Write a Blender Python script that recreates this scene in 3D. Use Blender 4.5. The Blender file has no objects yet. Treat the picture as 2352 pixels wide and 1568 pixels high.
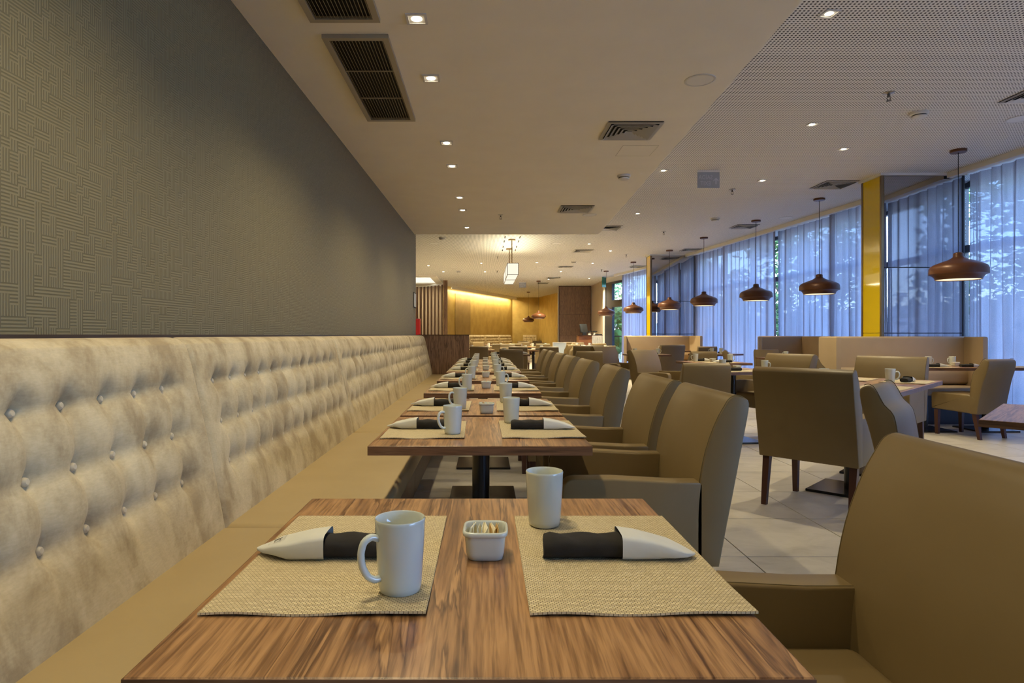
import bpy, bmesh, math, random
from mathutils import Vector, Matrix
PI = math.pi
rnd = random.Random(7)
SC = bpy.context.scene
COL = SC.collection
# ------------------------------------------------------------------ camera
cam = bpy.data.cameras.new('camera')
cam.sensor_width = 36; cam.lens = 1430/2352*36
cam.shift_x = 61/2352; cam.shift_y = -15/2352
cam.clip_start = .05; cam.clip_end = 300
co = bpy.data.objects.new('camera', cam); COL.objects.link(co)
co.location = (0, 0, 1.12); co.rotation_euler = (PI/2, 0, 0)
SC.camera = co
# ------------------------------------------------------------------ world, exposure
W = bpy.data.worlds.new('sky'); SC.world = W; W.use_nodes = True
wn = W.node_tree.nodes; wl = W.node_tree.links; wn.clear()
sky = wn.new('ShaderNodeTexSky'); sky.sky_type = 'NISHITA'; sky.sun_disc = False
sky.sun_elevation = math.radians(38); sky.sun_rotation = math.radians(200)
tint = wn.new('ShaderNodeMix'); tint.data_type = 'RGBA'; tint.blend_type = 'MULTIPLY'
tint.inputs[0].default_value = 1; tint.inputs[7].default_value = (.80, .93, 1.30, 1)
bgn = wn.new('ShaderNodeBackground'); bgn.inputs[1].default_value = 1.55
wo = wn.new('ShaderNodeOutputWorld')
wl.new(sky.outputs[0], tint.inputs[6]); wl.new(tint.outputs[2], bgn.inputs[0]); wl.new(bgn.outputs[0], wo.inputs[0])
SC.view_settings.view_transform = 'Standard'; SC.view_settings.look = 'None'
SC.view_settings.exposure = 0.9; SC.view_settings.gamma = 1; SC.view_settings.use_curve_mapping = False
cy = SC.cycles
cy.max_bounces = 10; cy.diffuse_bounces = 5; cy.glossy_bounces = 4; cy.transparent_max_bounces = 16
cy.caustics_reflective = False; cy.caustics_refractive = False
cy.sample_clamp_indirect = 4
WARM = (1.0, .85, .54)
P_SOFFIT, P_OPEN, P_FAR, P_PENDANT, P_COVE = 31, 80, 330, 14, 150
# ------------------------------------------------------------------ materials
def mat(name, col=(.5, .5, .5), rough=.5, **k):
    m = bpy.data.materials.new(name); m.use_nodes = True
    b = m.node_tree.nodes['Principled BSDF']
    b.inputs['Base Color'].default_value = (*col, 1); b.inputs['Roughness'].default_value = rough
    for kk, v in k.items():
        b.inputs[kk.replace('_', ' ')].default_value = v
    return m
def nt(m):
    t = m.node_tree; return t.nodes, t.links, t.nodes['Principled BSDF']
def ramp(n, stops):
    r = n.new('ShaderNodeValToRGB'); e = r.color_ramp.elements
    while len(e) < len(stops): e.new(.5)
    for el, (p, c) in zip(e, stops): el.position = p; el.color = (*c, 1)
    return r
def objcoord(n, l, scale=(1, 1, 1), rand=0, rot=(0, 0, 0)):
    tc = n.new('ShaderNodeTexCoord'); mp = n.new('ShaderNodeMapping')
    mp.inputs['Scale'].default_value = scale; mp.inputs['Rotation'].default_value = rot
    l.new(tc.outputs['Object'], mp.inputs['Vector'])
    if rand:
        oi = n.new('ShaderNodeObjectInfo'); mu = n.new('ShaderNodeMath'); mu.operation = 'MULTIPLY'
        mu.inputs[1].default_value = rand; l.new(oi.outputs['Random'], mu.inputs[0]); l.new(mu.outputs[0], mp.inputs['Location'])
    return mp
def noise(n, l, vec, scale, detail=3, rough=.55, dist=0):
    t = n.new('ShaderNodeTexNoise'); t.inputs['Scale'].default_value = scale; t.inputs['Detail'].default_value = detail
    t.inputs['Roughness'].default_value = rough; t.inputs['Distortion'].default_value = dist
    l.new(vec.outputs[0], t.inputs['Vector']); return t
def bump(n, l, b, h, strength, dist=.001):
    bp = n.new('ShaderNodeBump'); bp.inputs['Strength'].default_value = strength; bp.inputs['Distance'].default_value = dist
    l.new(h, bp.inputs['Height']); l.new(bp.outputs[0], b.inputs['Normal'])
def math_(n, l, op, a, b=None):
    m = n.new('ShaderNodeMath'); m.operation = op
    for i, v in enumerate((a, b)):
        if v is None: continue
        if hasattr(v, 'default_value') or hasattr(v, 'is_linked'): l.new(v, m.inputs[i])
        else: m.inputs[i].default_value = v
    return m.outputs[0]
def noisy(name, c1, c2, rough, scale=8, bscale=0, bstr=.2, bdist=.001, stretch=(1, 1, 1), rand=0, lo=.35, hi=.65, **k):
    m = mat(name, c1, rough, **k); n, l, b = nt(m)
    v = objcoord(n, l, stretch, rand)
    t = noise(n, l, v, scale, 5); r = ramp(n, [(lo, c1), (hi, c2)])
    l.new(t.outputs[0], r.inputs[0]); l.new(r.outputs[0], b.inputs['Base Color'])
    if bscale:
        t2 = noise(n, l, v, bscale, 2); bump(n, l, b, t2.outputs[0], bstr, bdist)
    return m
def wood(name, dark, mid, light, axis=1, rough=.38, rand=37, sc=1.0):
    m = mat(name, mid, rough); n, l, b = nt(m)
    s = [6.5*sc]*3; s[axis] = .5*sc
    v = objcoord(n, l, s, rand)
    t = noise(n, l, v, 1.6, 5, .6, .8)
    r = ramp(n, [(.30, dark), (.40, mid), (.455, light), (.475, dark), (.50, mid), (.57, light), (.62, mid), (.645, dark), (.67, light), (.75, mid)])
    l.new(t.outputs[0], r.inputs[0])
    s2 = [75*sc]*3; s2[axis] = 3.2*sc
    v2 = objcoord(n, l, s2, rand); t2 = noise(n, l, v2, 2.0, 3, .6)
    r2 = ramp(n, [(.36, (.44, .38, .32)), (.56, (1.12, 1.12, 1.1))])
    l.new(t2.outputs[0], r2.inputs[0])
    mx = n.new('ShaderNodeMix'); mx.data_type = 'RGBA'; mx.blend_type = 'MULTIPLY'; mx.inputs[0].default_value = .75
    l.new(r.outputs[0], mx.inputs[6]); l.new(r2.outputs[0], mx.inputs[7]); l.new(mx.outputs[2], b.inputs['Base Color'])
    bump(n, l, b, t2.outputs[0], .12, .0006)
    return m
def emis(name, col, strength):
    m = bpy.data.materials.new(name); m.use_nodes = True; n = m.node_tree.nodes; l = m.node_tree.links; n.clear()
    e = n.new('ShaderNodeEmission'); e.inputs[0].default_value = (*col, 1); e.inputs[1].default_value = strength
    o = n.new('ShaderNodeOutputMaterial'); l.new(e.outputs[0], o.inputs[0]); return m
M = {}
M['plaster'] = noisy('plain ceiling plaster', (.83, .78, .68), (.86, .81, .71), .8, 3, 400, .08)
M['white'] = mat('white paint', (.62, .60, .57), .6)
M['walnut'] = wood('walnut table', (.105, .046, .016), (.25, .127, .051), (.365, .20, .085), 1, .33)
M['walnut_dull'] = wood('brown panel wood', (.10, .052, .028), (.19, .105, .058), (.25, .145, .08), 2, .5)
M['walnut_grey'] = wood('grey brown panel wood', (.14, .09, .072), (.21, .135, .108), (.26, .17, .135), 2, .5)
M['desk_red'] = wood('red brown desk wood', (.12, .04, .015), (.22, .08, .03), (.28, .11, .045), 0, .45)
M['desk_daylit'] = wood('wood front with painted daylight', (.42, .42, .44), (.52, .52, .54), (.6, .6, .62), 2, .45)  # bluish daylight on the right desk front is put into this colour
M['leg'] = mat('dark stained leg wood', (.055, .018, .010), .35)
M['trimdark'] = mat('dark brown ledge', (.035, .02, .011), .5)
M['edge'] = wood('table edge band', (.07, .032, .014), (.13, .06, .026), (.17, .085, .04), 0, .4)
M['black'] = mat('black powder coated steel', (.008, .008, .009), .22)
M['dark'] = mat('dark void', (.006, .006, .006), .8)
def velvetmat():
    m = mat('crushed velvet', (.45, .37, .23), .85, Sheen_Weight=.12, Sheen_Roughness=.4, Sheen_Tint=(.9, .8, .6, 1)); n, l, b = nt(m)
    v = objcoord(n, l, (1, 1, .7), 19); t = noise(n, l, v, 7, 6, .66, .3)
    r = ramp(n, [(.36, (.315, .24, .135)), (.5, (.45, .365, .22)), (.64, (.54, .45, .285))]); l.new(t.outputs[0], r.inputs[0])
    v2 = objcoord(n, l, (1, .45, 1.6), 19); t2 = noise(n, l, v2, 130, 3, .6)
    r2 = ramp(n, [(.3, (.91, .91, .91)), (.7, (1.05, 1.05, 1.05))]); l.new(t2.outputs[0], r2.inputs[0])
    mx = n.new('ShaderNodeMix'); mx.data_type = 'RGBA'; mx.blend_type = 'MULTIPLY'; mx.inputs[0].default_value = 1
    l.new(r.outputs[0], mx.inputs[6]); l.new(r2.outputs[0], mx.inputs[7]); l.new(mx.outputs[2], b.inputs['Base Color'])
    bump(n, l, b, t2.outputs[0], .15, .001); return m
M['velvet'] = velvetmat()
M['velvet_btn'] = mat('velvet button', (.50, .42, .285), .7, Sheen_Weight=.3)
M['seat'] = noisy('tan seat leather', (.335, .245, .115), (.36, .265, .128), .42, 4, 900, .05)
M['chair'] = noisy('olive tan leatherette', (.156, .106, .042), (.172, .119, .049), .48, 3, 700, .06)
M['piping'] = mat('seam piping', (.10, .07, .025), .6)
M['booth'] = noisy('booth tan leatherette', (.37, .275, .16), (.40, .295, .175), .5, 3, 700, .05)
M['mug'] = mat('glazed white china', (.52, .55, .50), .06, Coat_Weight=.5)
M['cloth'] = noisy('black napkin cloth', (.010, .008, .006), (.016, .013, .010), .95, 30, 1600, .5)
M['paper'] = noisy('white paper sleeve', (.51, .51, .47), (.56, .555, .51), .75, 12, 60, .2)
M['ink'] = mat('dark grey ink', (.08, .07, .06), .8)
M['sachet_a'] = noisy('cream sachet paper', (.78, .74, .58), (.55, .48, .25), .6, 60, lo=.5, hi=.7)
M['sachet_b'] = noisy('amber sachet paper', (.42, .20, .05), (.65, .45, .15), .6, 50)
M['copper'] = mat('brown copper enamel', (.125, .046, .017), .38, Metallic=.2)
M['gold'] = mat('brass trim', (.26, .19, .11), .3, Metallic=.9)
M['chrome'] = mat('steel trim', (.55, .52, .46), .28, Metallic=.9)
M['mirror'] = mat('tinted mirror', (.46, .45, .46), .015, Metallic=1)
M['yellow'] = mat('yellow back painted glass', (.72, .52, .004), .05, Coat_Weight=.3)
M['sprink'] = mat('dull sprinkler brass', (.10, .085, .07), .4)
M['grille'] = mat('bronze grille aluminium', (.36, .31, .22), .42)
M['alu'] = mat('grey diffuser aluminium', (.74, .72, .68), .5)
M['beige'] = noisy('beige wall paint', (.50, .40, .29), (.53, .43, .31), .8, 2)
M['goldwall'] = noisy('gold brushed wall covering', (.40, .275, .075), (.50, .36, .115), .42, 2.2, 40, .2, .003, Metallic=.25)
M['goldbrown'] = noisy('brown gold wall panel', (.24, .155, .05), (.30, .20, .07), .5, 2.2)
M['red'] = mat('red enamel cabinet', (.17, .003, .005), .35)
M['frame'] = mat('dark window frame', (.02, .022, .03), .4)
M['pelmet'] = mat('pale grey pelmet', (.76, .74, .70), .7)
M['bark'] = noisy('bark', (.10, .07, .05), (.16, .12, .08), .9, 12)
M['ground'] = noisy('garden paving', (.30, .31, .30), (.38, .38, .36), .9, 2)
M['extwall'] = noisy('garden boundary wall', (.62, .64, .66), (.7, .71, .72), .9, 1.5)
M['plastic'] = mat('white plastic', (.66, .64, .6), .45)
M['screen'] = mat('dark screen plastic', (.02, .024, .03), .25)
M['board'] = mat('pale blue board', (.42, .50, .62), .4)
M['greenglass'] = mat('green exit panel', (.02, .16, .10), .3)
M['lamp'] = emis('downlight bulb', (1, .86, .62), 14)
M['shade_in'] = emis('lit shade opening', (1, .80, .46), .95)
M['lightbox'] = emis('glowing paper lantern', (1, .93, .74), .56)
M['tray'] = emis('glowing ceiling tray', (1, .95, .78), .62)
M['cove'] = emis('cove strip', (1, .84, .5), 3)
def leafmat():
    m = mat('leaves', (.06, .14, .03), .55); n, l, b = nt(m)
    oi = n.new('ShaderNodeObjectInfo'); v = objcoord(n, l); t = noise(n, l, v, 3, 2)
    r = ramp(n, [(.35, (.035, .10, .02)), (.5, (.07, .17, .04)), (.68, (.16, .27, .07))]); l.new(t.outputs[0], r.inputs[0])
    l.new(r.outputs[0], b.inputs['Base Color'])
    tr = n.new('ShaderNodeBsdfTranslucent'); l.new(r.outputs[0], tr.inputs[0]); ms = n.new('ShaderNodeMixShader'); ms.inputs[0].default_value = .45
    l.new(b.outputs[0], ms.inputs[1]); l.new(tr.outputs[0], ms.inputs[2]); l.new(ms.outputs[0], n['Material Output'].inputs[0])
    return m
M['leaf'] = leafmat()
def glassmat():
    m = bpy.data.materials.new('window glass'); m.use_nodes = True; n = m.node_tree.nodes; l = m.node_tree.links; n.clear()
    t = n.new('ShaderNodeBsdfTransparent'); t.inputs[0].default_value = (.9, .95, .96, 1)
    g = n.new('ShaderNodeBsdfGlossy'); g.inputs['Roughness'].default_value = .01
    f = n.new('ShaderNodeFresnel'); ge = n.new('ShaderNodeNewGeometry'); mr = n.new('ShaderNodeMapRange'); mr.inputs[3].default_value = 1.4; mr.inputs[4].default_value = 1/1.4
    l.new(ge.outputs['Backfacing'], mr.inputs[0]); l.new(mr.outputs[0], f.inputs[0])
    x = n.new('ShaderNodeMixShader'); o = n.new('ShaderNodeOutputMaterial')
    l.new(f.outputs[0], x.inputs[0]); l.new(t.outputs[0], x.inputs[1]); l.new(g.outputs[0], x.inputs[2]); l.new(x.outputs[0], o.inputs[0]); return m
M['glass'] = glassmat()
def signglass():
    m = bpy.data.materials.new('frosted sign acrylic'); m.use_nodes = True; n = m.node_tree.nodes; l = m.node_tree.links
    b = n['Principled BSDF']; b.inputs['Base Color'].default_value = (.40, .43, .50, 1); b.inputs['Roughness'].default_value = .3
    t = n.new('ShaderNodeBsdfTransparent'); x = n.new('ShaderNodeMixShader'); x.inputs[0].default_value = .15
    l.new(b.outputs[0], x.inputs[1]); l.new(t.outputs[0], x.inputs[2]); l.new(x.outputs[0], n['Material Output'].inputs[0]); return m
M['sign'] = signglass()
M['signtext'] = mat('pale sign lettering', (.54, .57, .63), .4)
def curtainmat():
    m = bpy.data.materials.new('sheer curtain voile'); m.use_nodes = True; n = m.node_tree.nodes; l = m.node_tree.links; n.clear()
    tc = n.new('ShaderNodeTexCoord'); mp = n.new('ShaderNodeMapping'); mp.inputs['Scale'].default_value = (1, 1, 1); l.new(tc.outputs['Object'], mp.inputs[0])
    wv = noise(n, l, mp, 220, 2, .6)
    r = ramp(n, [(.3, (.40, .375, .42)), (.7, (.55, .525, .57))]); l.new(wv.outputs[0], r.inputs[0])
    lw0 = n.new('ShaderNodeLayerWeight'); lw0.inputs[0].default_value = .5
    fr_ = ramp(n, [(.25, (1.0, 1.0, 1.0)), (.62, (.52, .5, .52)), (.9, (.22, .2, .22))]); l.new(lw0.outputs['Facing'], fr_.inputs[0])  # fold shade put into the colour: darker towards grazing view
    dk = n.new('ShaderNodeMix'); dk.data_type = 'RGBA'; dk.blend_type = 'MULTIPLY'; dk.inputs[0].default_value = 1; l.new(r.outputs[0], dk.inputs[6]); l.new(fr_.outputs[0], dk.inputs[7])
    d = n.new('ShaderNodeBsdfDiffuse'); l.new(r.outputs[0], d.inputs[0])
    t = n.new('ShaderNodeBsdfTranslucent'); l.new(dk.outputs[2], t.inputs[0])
    x = n.new('ShaderNodeMixShader'); x.inputs[0].default_value = .6; l.new(d.outputs[0], x.inputs[1]); l.new(t.outputs[0], x.inputs[2])
    tr = n.new('ShaderNodeBsdfTransparent'); tr.inputs[0].default_value = (.92, .95, 1, 1)
    lw = n.new('ShaderNodeLayerWeight'); lw.inputs[0].default_value = .35
    fm = n.new('ShaderNodeMapRange'); fm.inputs[1].default_value = 0; fm.inputs[2].default_value = .9; fm.inputs[3].default_value = .035; fm.inputs[4].default_value = .0
    l.new(lw.outputs['Facing'], fm.inputs[0])
    y = n.new('ShaderNodeMixShader'); l.new(fm.outputs[0], y.inputs[0]); l.new(x.outputs[0], y.inputs[1]); l.new(tr.outputs[0], y.inputs[2])
    o = n.new('ShaderNodeOutputMaterial'); l.new(y.outputs[0], o.inputs[0]); return m
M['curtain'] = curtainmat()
def perfmat():
    m = mat('perforated ceiling board', (.60, .575, .53), .8); n, l, b = nt(m)
    v = objcoord(n, l, (1/.0288, 1/.0288, 1)); s = n.new('ShaderNodeSeparateXYZ'); l.new(v.outputs[0], s.inputs[0])
    def cell(o):
        f = math_(n, l, 'FRACT', o); f = math_(n, l, 'SUBTRACT', f, .5); f = math_(n, l, 'ABSOLUTE', f); return math_(n, l, 'LESS_THAN', f, .25)
    h = math_(n, l, 'MULTIPLY', cell(s.outputs[0]), cell(s.outputs[1]))
    mx = n.new('ShaderNodeMix'); mx.data_type = 'RGBA'; mx.inputs[6].default_value = (.86, .83, .77, 1); mx.inputs[7].default_value = (.04, .038, .035, 1)
    l.new(h, mx.inputs[0]); l.new(mx.outputs[2], b.inputs['Base Color'])
    inv = math_(n, l, 'SUBTRACT', 1.0, h); bump(n, l, b, inv, .6, .004); return m
M['perf'] = perfmat()
def wallpaper():
    m = mat('maze pattern wallpaper', (.2, .17, .11), .6, Metallic=.1); n, l, b = nt(m)
    v = objcoord(n, l); s = n.new('ShaderNodeSeparateXYZ'); l.new(v.outputs[0], s.inputs[0])
    def maze(cell, seed):
        cy_ = math_(n, l, 'FLOOR', math_(n, l, 'DIVIDE', s.outputs[1], cell)); cz = math_(n, l, 'FLOOR', math_(n, l, 'DIVIDE', s.outputs[2], cell))
        cb = n.new('ShaderNodeCombineXYZ'); l.new(cy_, cb.inputs[0]); l.new(cz, cb.inputs[1]); cb.inputs[2].default_value = seed
        w = n.new('ShaderNodeTexWhiteNoise'); w.noise_dimensions = '3D'; l.new(cb.outputs[0], w.inputs['Vector'])
        return math_(n, l, 'GREATER_THAN', w.outputs['Value'], .48)
    pick = math_(n, l, 'ADD', maze(.0285, 1), maze(.057, 5)); pick = math_(n, l, 'FRACT', math_(n, l, 'MULTIPLY', pick, .5)); pick = math_(n, l, 'GREATER_THAN', pick, .25)
    k = 2*PI/.0095
    sy = math_(n, l, 'SINE', math_(n, l, 'MULTIPLY', s.outputs[1], k)); sz = math_(n, l, 'SINE', math_(n, l, 'MULTIPLY', s.outputs[2], k))
    mx = n.new('ShaderNodeMix'); l.new(pick, mx.inputs[0]); l.new(sy, mx.inputs[2]); l.new(sz, mx.inputs[3])
    mp = n.new('ShaderNodeMapRange'); mp.inputs[1].default_value = -.6; mp.inputs[2].default_value = .4; l.new(mx.outputs[0], mp.inputs[0])
    big = noise(n, l, v, 1.2, 3); ad = math_(n, l, 'MULTIPLY', mp.outputs[0], 1.0)
    r = ramp(n, [(0, (.135, .111, .056)), (1, (.220, .183, .098))]); l.new(ad, r.inputs[0]); l.new(r.outputs[0], b.inputs['Base Color'])
    bump(n, l, b, mp.outputs[0], .35, .002); return m
M['wallpaper'] = wallpaper()
def tilemat():
    m = mat('stone look floor tile', (.42, .38, .32), .38); n, l, b = nt(m)
    v = objcoord(n, l, (1, 1.6, 1), 53); t = noise(n, l, v, 3.2, 6, .62, .6)
    r = ramp(n, [(.3, (.36, .325, .27)), (.52, (.47, .43, .365)), (.72, (.41, .37, .31))]); l.new(t.outputs[0], r.inputs[0]); l.new(r.outputs[0], b.inputs['Base Color'])
    t2 = noise(n, l, v, 20, 3); bump(n, l, b, t2.outputs[0], .05); return m
M['tile'] = tilemat()
M['grout'] = mat('floor grout', (.16, .145, .12), .8)
def placemat():
    m = mat('woven vinyl placemat', (.55, .45, .26), .55); n, l, b = nt(m)
    v = objcoord(n, l); br = n.new('ShaderNodeTexBrick'); br.inputs['Scale'].default_value = 1; br.offset = .5
    br.inputs['Brick Width'].default_value = .0062; br.inputs['Row Height'].default_value = .0042; br.inputs['Mortar Size'].default_value = .0006; br.inputs['Mortar Smooth'].default_value = .8
    br.inputs['Color1'].default_value = (.66, .55, .335, 1); br.inputs['Color2'].default_value = (.53, .43, .245, 1); br.inputs['Mortar'].default_value = (.17, .125, .055, 1)
    l.new(v.outputs[0], br.inputs['Vector']); l.new(br.outputs['Color'], b.inputs['Base Color'])
    inv = math_(n, l, 'SUBTRACT', 1.0, br.outputs['Fac']); bump(n, l, b, inv, .8, .0012); return m
M['mat'] = placemat()
# ------------------------------------------------------------------ mesh helpers
def new(): return bmesh.new()
def box(bm, x0, x1, y0, y1, z0, z1, b=0, seg=2):
    r = bmesh.ops.create_cube(bm, size=1); vs = r['verts']
    for v in vs:
        v.co = Vector((x0+(v.co.x+.5)*(x1-x0), y0+(v.co.y+.5)*(y1-y0), z0+(v.co.z+.5)*(z1-z0)))
    if b:
        es = list({e for v in vs for e in v.link_edges})
        bmesh.ops.bevel(bm, geom=es, offset=b, segments=seg, profile=.5, affect='EDGES')
    return bm
def prism(bm, pts, axis, a, b, bev=0, seg=2):
    """extrude a closed 2-D outline along an axis: axis 'x' takes (y,z), 'y' takes (x,z), 'z' takes (x,y)"""
    def P(p, t): return {'x': (t, p[0], p[1]), 'y': (p[0], t, p[1]), 'z': (p[0], p[1], t)}[axis]
    A = [bm.verts.new(P(p, a)) for p in pts]; B = [bm.verts.new(P(p, b)) for p in pts]
    n = len(pts); fs = [bm.faces.new(A), bm.faces.new(list(reversed(B)))]
    for i in range(n): fs.append(bm.faces.new((A[i], B[i], B[(i+1) % n], A[(i+1) % n])))
    bmesh.ops.recalc_face_normals(bm, faces=fs)
    if bev:
        es = list(set(fs[0].edges) | set(fs[1].edges))
        bmesh.ops.bevel(bm, geom=es, offset=bev, segments=seg, profile=.5, affect='EDGES')
    return bm
def tube(bm, path, r, n=8, cap=True):
    path = [Vector(p) for p in path]; rings = []
    rr = r if isinstance(r, (list, tuple)) else [r]*len(path); a = None
    for i, p in enumerate(path):
        d = (path[min(i+1, len(path)-1)]-path[max(i-1, 0)]).normalized()
        if a is None: a = d.orthogonal()
        a = (a-d*a.dot(d)).normalized(); c = a.cross(d)
        rings.append([bm.verts.new(p+rr[i]*(math.cos(2*PI*k/n)*a+math.sin(2*PI*k/n)*c)) for k in range(n)])
    for A, B in zip(rings, rings[1:]):
        for k in range(n): bm.faces.new((A[k], A[(k+1) % n], B[(k+1) % n], B[k]))
    if cap: bm.faces.new(list(reversed(rings[0]))); bm.faces.new(rings[-1])
    bmesh.ops.recalc_face_normals(bm, faces=bm.faces[:])
    return bm
def lathe(bm, prof, n=32, c=(0, 0, 0), closed=False):
    rings = []
    for r, z in prof:
        if r < 1e-6: rings.append([bm.verts.new((c[0], c[1], c[2]+z))])
        else: rings.append([bm.verts.new((c[0]+r*math.cos(2*PI*k/n), c[1]+r*math.sin(2*PI*k/n), c[2]+z)) for k in range(n)])
    for A, B in zip(rings, rings[1:]):
        if len(A) == 1 and len(B) == 1: continue
        for k in range(n):
            k2 = (k+1) % n
            if len(A) == 1: bm.faces.new((A[0], B[k2], B[k]))
            elif len(B) == 1: bm.faces.new((A[k], A[k2], B[0]))
            else: bm.faces.new((A[k], A[k2], B[k2], B[k]))
    bmesh.ops.recalc_face_normals(bm, faces=bm.faces[:])
    return bm
def loft(bm, secs, cap=True):
    R = [[bm.verts.new(p) for p in s] for s in secs]; n = len(R[0])
    for A, B in zip(R, R[1:]):
        for k in range(n): bm.faces.new((A[k], A[(k+1) % n], B[(k+1) % n], B[k]))
    if cap: bm.faces.new(list(reversed(R[0]))); bm.faces.new(R[-1])
    bmesh.ops.recalc_face_normals(bm, faces=bm.faces[:])
    return bm
def obj(name, bm, m, parent=None, loc=None, rz=0, smooth=35):
    me = bpy.data.meshes.new(name); bm.to_mesh(me); bm.free()
    if smooth:
        me.polygons.foreach_set('use_smooth', [True]*len(me.polygons)); me.set_sharp_from_angle(angle=math.radians(smooth))
    me.materials.append(M[m] if isinstance(m, str) else m)
    return inst(name, me, parent, loc, rz)
def inst(name, me, parent=None, loc=None, rz=0):
    o = bpy.data.objects.new(name, me); COL.objects.link(o)
    if parent is not None: o.parent = parent
    if loc is not None: o.location = loc
    o.rotation_euler.z = rz
    return o
def tag(o, label, cat, group=None):
    o['label'] = label; o['category'] = cat
    if group: o['group'] = group
    return o
def thing(name, label, cat, loc=(0, 0, 0), rz=0, group=None):
    o = bpy.data.objects.new(name, None); COL.objects.link(o); o.location = loc; o.rotation_euler = (0, 0, rz)
    o.empty_display_size = .1
    return tag(o, label, cat, group)
def struct(name, bm, m, parent=None, **k):
    o = obj(name, bm, m, parent, **k)
    if parent is None: o['kind'] = 'structure'
    return o
KIDS = {}
def dup(root, label, loc, rz=0, group=None, scale=None):
    kids = lambda o: [c for c in list(COL.objects) if c.parent == o]
    if root.name not in KIDS:
        KIDS[root.name] = [(c, [g for g in COL.objects if g.parent == c]) for c in COL.objects if c.parent == root]
    r = root.copy(); COL.objects.link(r); r.location = loc; r.rotation_euler = (0, 0, rz); r['label'] = label
    if group: r['group'] = group
    if scale: r.scale = scale
    for c, gs in KIDS[root.name]:
        d = c.copy(); COL.objects.link(d); d.parent = r
        for g in gs:
            e = g.copy(); COL.objects.link(e); e.parent = d
    return r
used = {}
def place(kind, maker, label, loc, rz=0, group=None, scale=None):
    """the first use builds the thing, each later one copies it with its parts"""
    if kind not in used:
        o = maker(label); o.location = loc; o.rotation_euler = (0, 0, rz)
        if group: o['group'] = group
        if scale: o.scale = scale
        used[kind] = o; return o
    return dup(used[kind], label, loc, rz, group, scale or (1, 1, 1))
def spot(parent, loc, power, angle=125, blend=.75, col=WARM, r=.022):
    L = bpy.data.lights.new('lamp_light', 'SPOT'); L.energy = power; L.color = col; L.spot_size = math.radians(angle); L.spot_blend = blend; L.shadow_soft_size = r
    o = bpy.data.objects.new('lamp_light', L); COL.objects.link(o); o.parent = parent; o.location = loc; return o
ORD = ['first', 'second', 'third', 'fourth', 'fifth', 'sixth', 'seventh', 'eighth', 'ninth', 'tenth', 'eleventh', 'twelfth']
# ------------------------------------------------------------------ curtain line (the window wall bends)
CP = [(-11, 7.6), (-4, 7.25), (0, 6.98), (3, 6.85), (5.5, 6.74), (7.64, 6.62), (8.38, 6.575), (10.62, 6.39), (11.4, 6.32), (12.79, 6.19), (15.08, 5.96), (16.53, 5.80), (18.5, 5.59), (20.78, 5.31), (22.44, 5.0), (24.2, 4.66), (27.7, 4.68)]
def cx(y):
    for (a, xa), (b, xb) in zip(CP, CP[1:]):
        if a <= y <= b: return xa+(xb-xa)*(y-a)/(b-a)
    return CP[-1][1] if y > 0 else CP[0][1]
ZS, ZC = 2.70, 3.30        # plain soffit, perforated ceiling
YB = -6.5     # the room goes on behind the camera
def wx(y): return -1.24+.0128*y   # wallpapered wall
def ex(y): return 1.50+.0407*(y-2.94)  # edge of the plain soffit
# ------------------------------------------------------------------ structure
fl = struct('floor', box(new(), -6, 9, YB, 38, -.25, -.012), 'grout', smooth=0)
tile_bm = box(new(), -.3225, .3225, -.3225, .3225, -.014, 0, .002, 1)
tile_me = None; cnt = 0
for j in range(-5, 28):
    for i in range(-2, 10):
        x = 1.32+.65*(i-3)+.325; y = 3.147+.65*j+.325
        if y < -.3 or x-.32 < -1.3 or x > cx(max(y, -3.9))-.2: continue
        if y < 10 and x < -.6: continue
        if cnt >= 296: continue
        if tile_me is None:
            o = obj('tile', tile_bm, 'tile', fl, (x, y, 0)); tile_me = o.data
        else: o = inst('tile', tile_me, fl, (x, y, 0), rnd.choice((0, PI)))
        cnt += 1
TY = y
# beyond the tiles that can be told apart the same floor goes on
fb = new()
for j in range(-19, 58):
    for i in range(-10, 13):
        x = 1.32+.65*(i-3)+.325; y = 3.147+.65*j+.325
        box(fb, x-.3225, x+.3225, y-.3225, y+.3225, -.0145, -.0004)
o = obj('tile_field', fb, 'tile', fl, smooth=0); o['kind'] = 'stuff'
# ceilings
sp = [(wx(YB)-.25, YB), (ex(YB), YB), (ex(9.78), 9.78), (wx(9.78)-.25, 9.78)]
struct('ceiling', prism(new(), sp, 'z', ZS, ZC+.05), 'plaster', smooth=0)
cpts = [(-6, YB)]+[(cx(max(-10.9, y))+.5, y) for y in (YB, -4, 0, 3, 5.5, 7.64, 8.38, 10.62, 12.79, 15.08, 16.53, 18.5, 20.78, 22.44, 24.2, 25.5)]+[(4.95, 27.9), (4.0, 38), (-6, 38)]
perf = struct('ceiling_perforated', prism(new(), cpts, 'z', ZC, ZC+.12), 'perf', smooth=0)
# left wall with maze wallpaper
YE = 9.95
lw = [(wx(YB), YB), (wx(YE), YE), (wx(YE)-.22, YE), (wx(YB)-.22, YB)]
struct('wall_left', prism(new(), lw, 'z', 0, ZS+.02), 'wallpaper', smooth=0)
struct('trim_1', prism(new(), [(wx(YB), YB), (wx(YE), YE), (-1.062, YE), (-1.062, YB)], 'z', 1.112, 1.121), 'trimdark', smooth=0)
struct('wall_front', box(new(), -6, 9, YB-.2, YB, 0, 3.4), 'beige', smooth=0)
struct('wall_side', box(new(), -6.2, -6, YB, 38, 0, 3.4), 'beige', smooth=0)
struct('wall_back', box(new(), -6, 4.2, 38, 38.2, 0, 3.4), 'beige', smooth=0)
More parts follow.
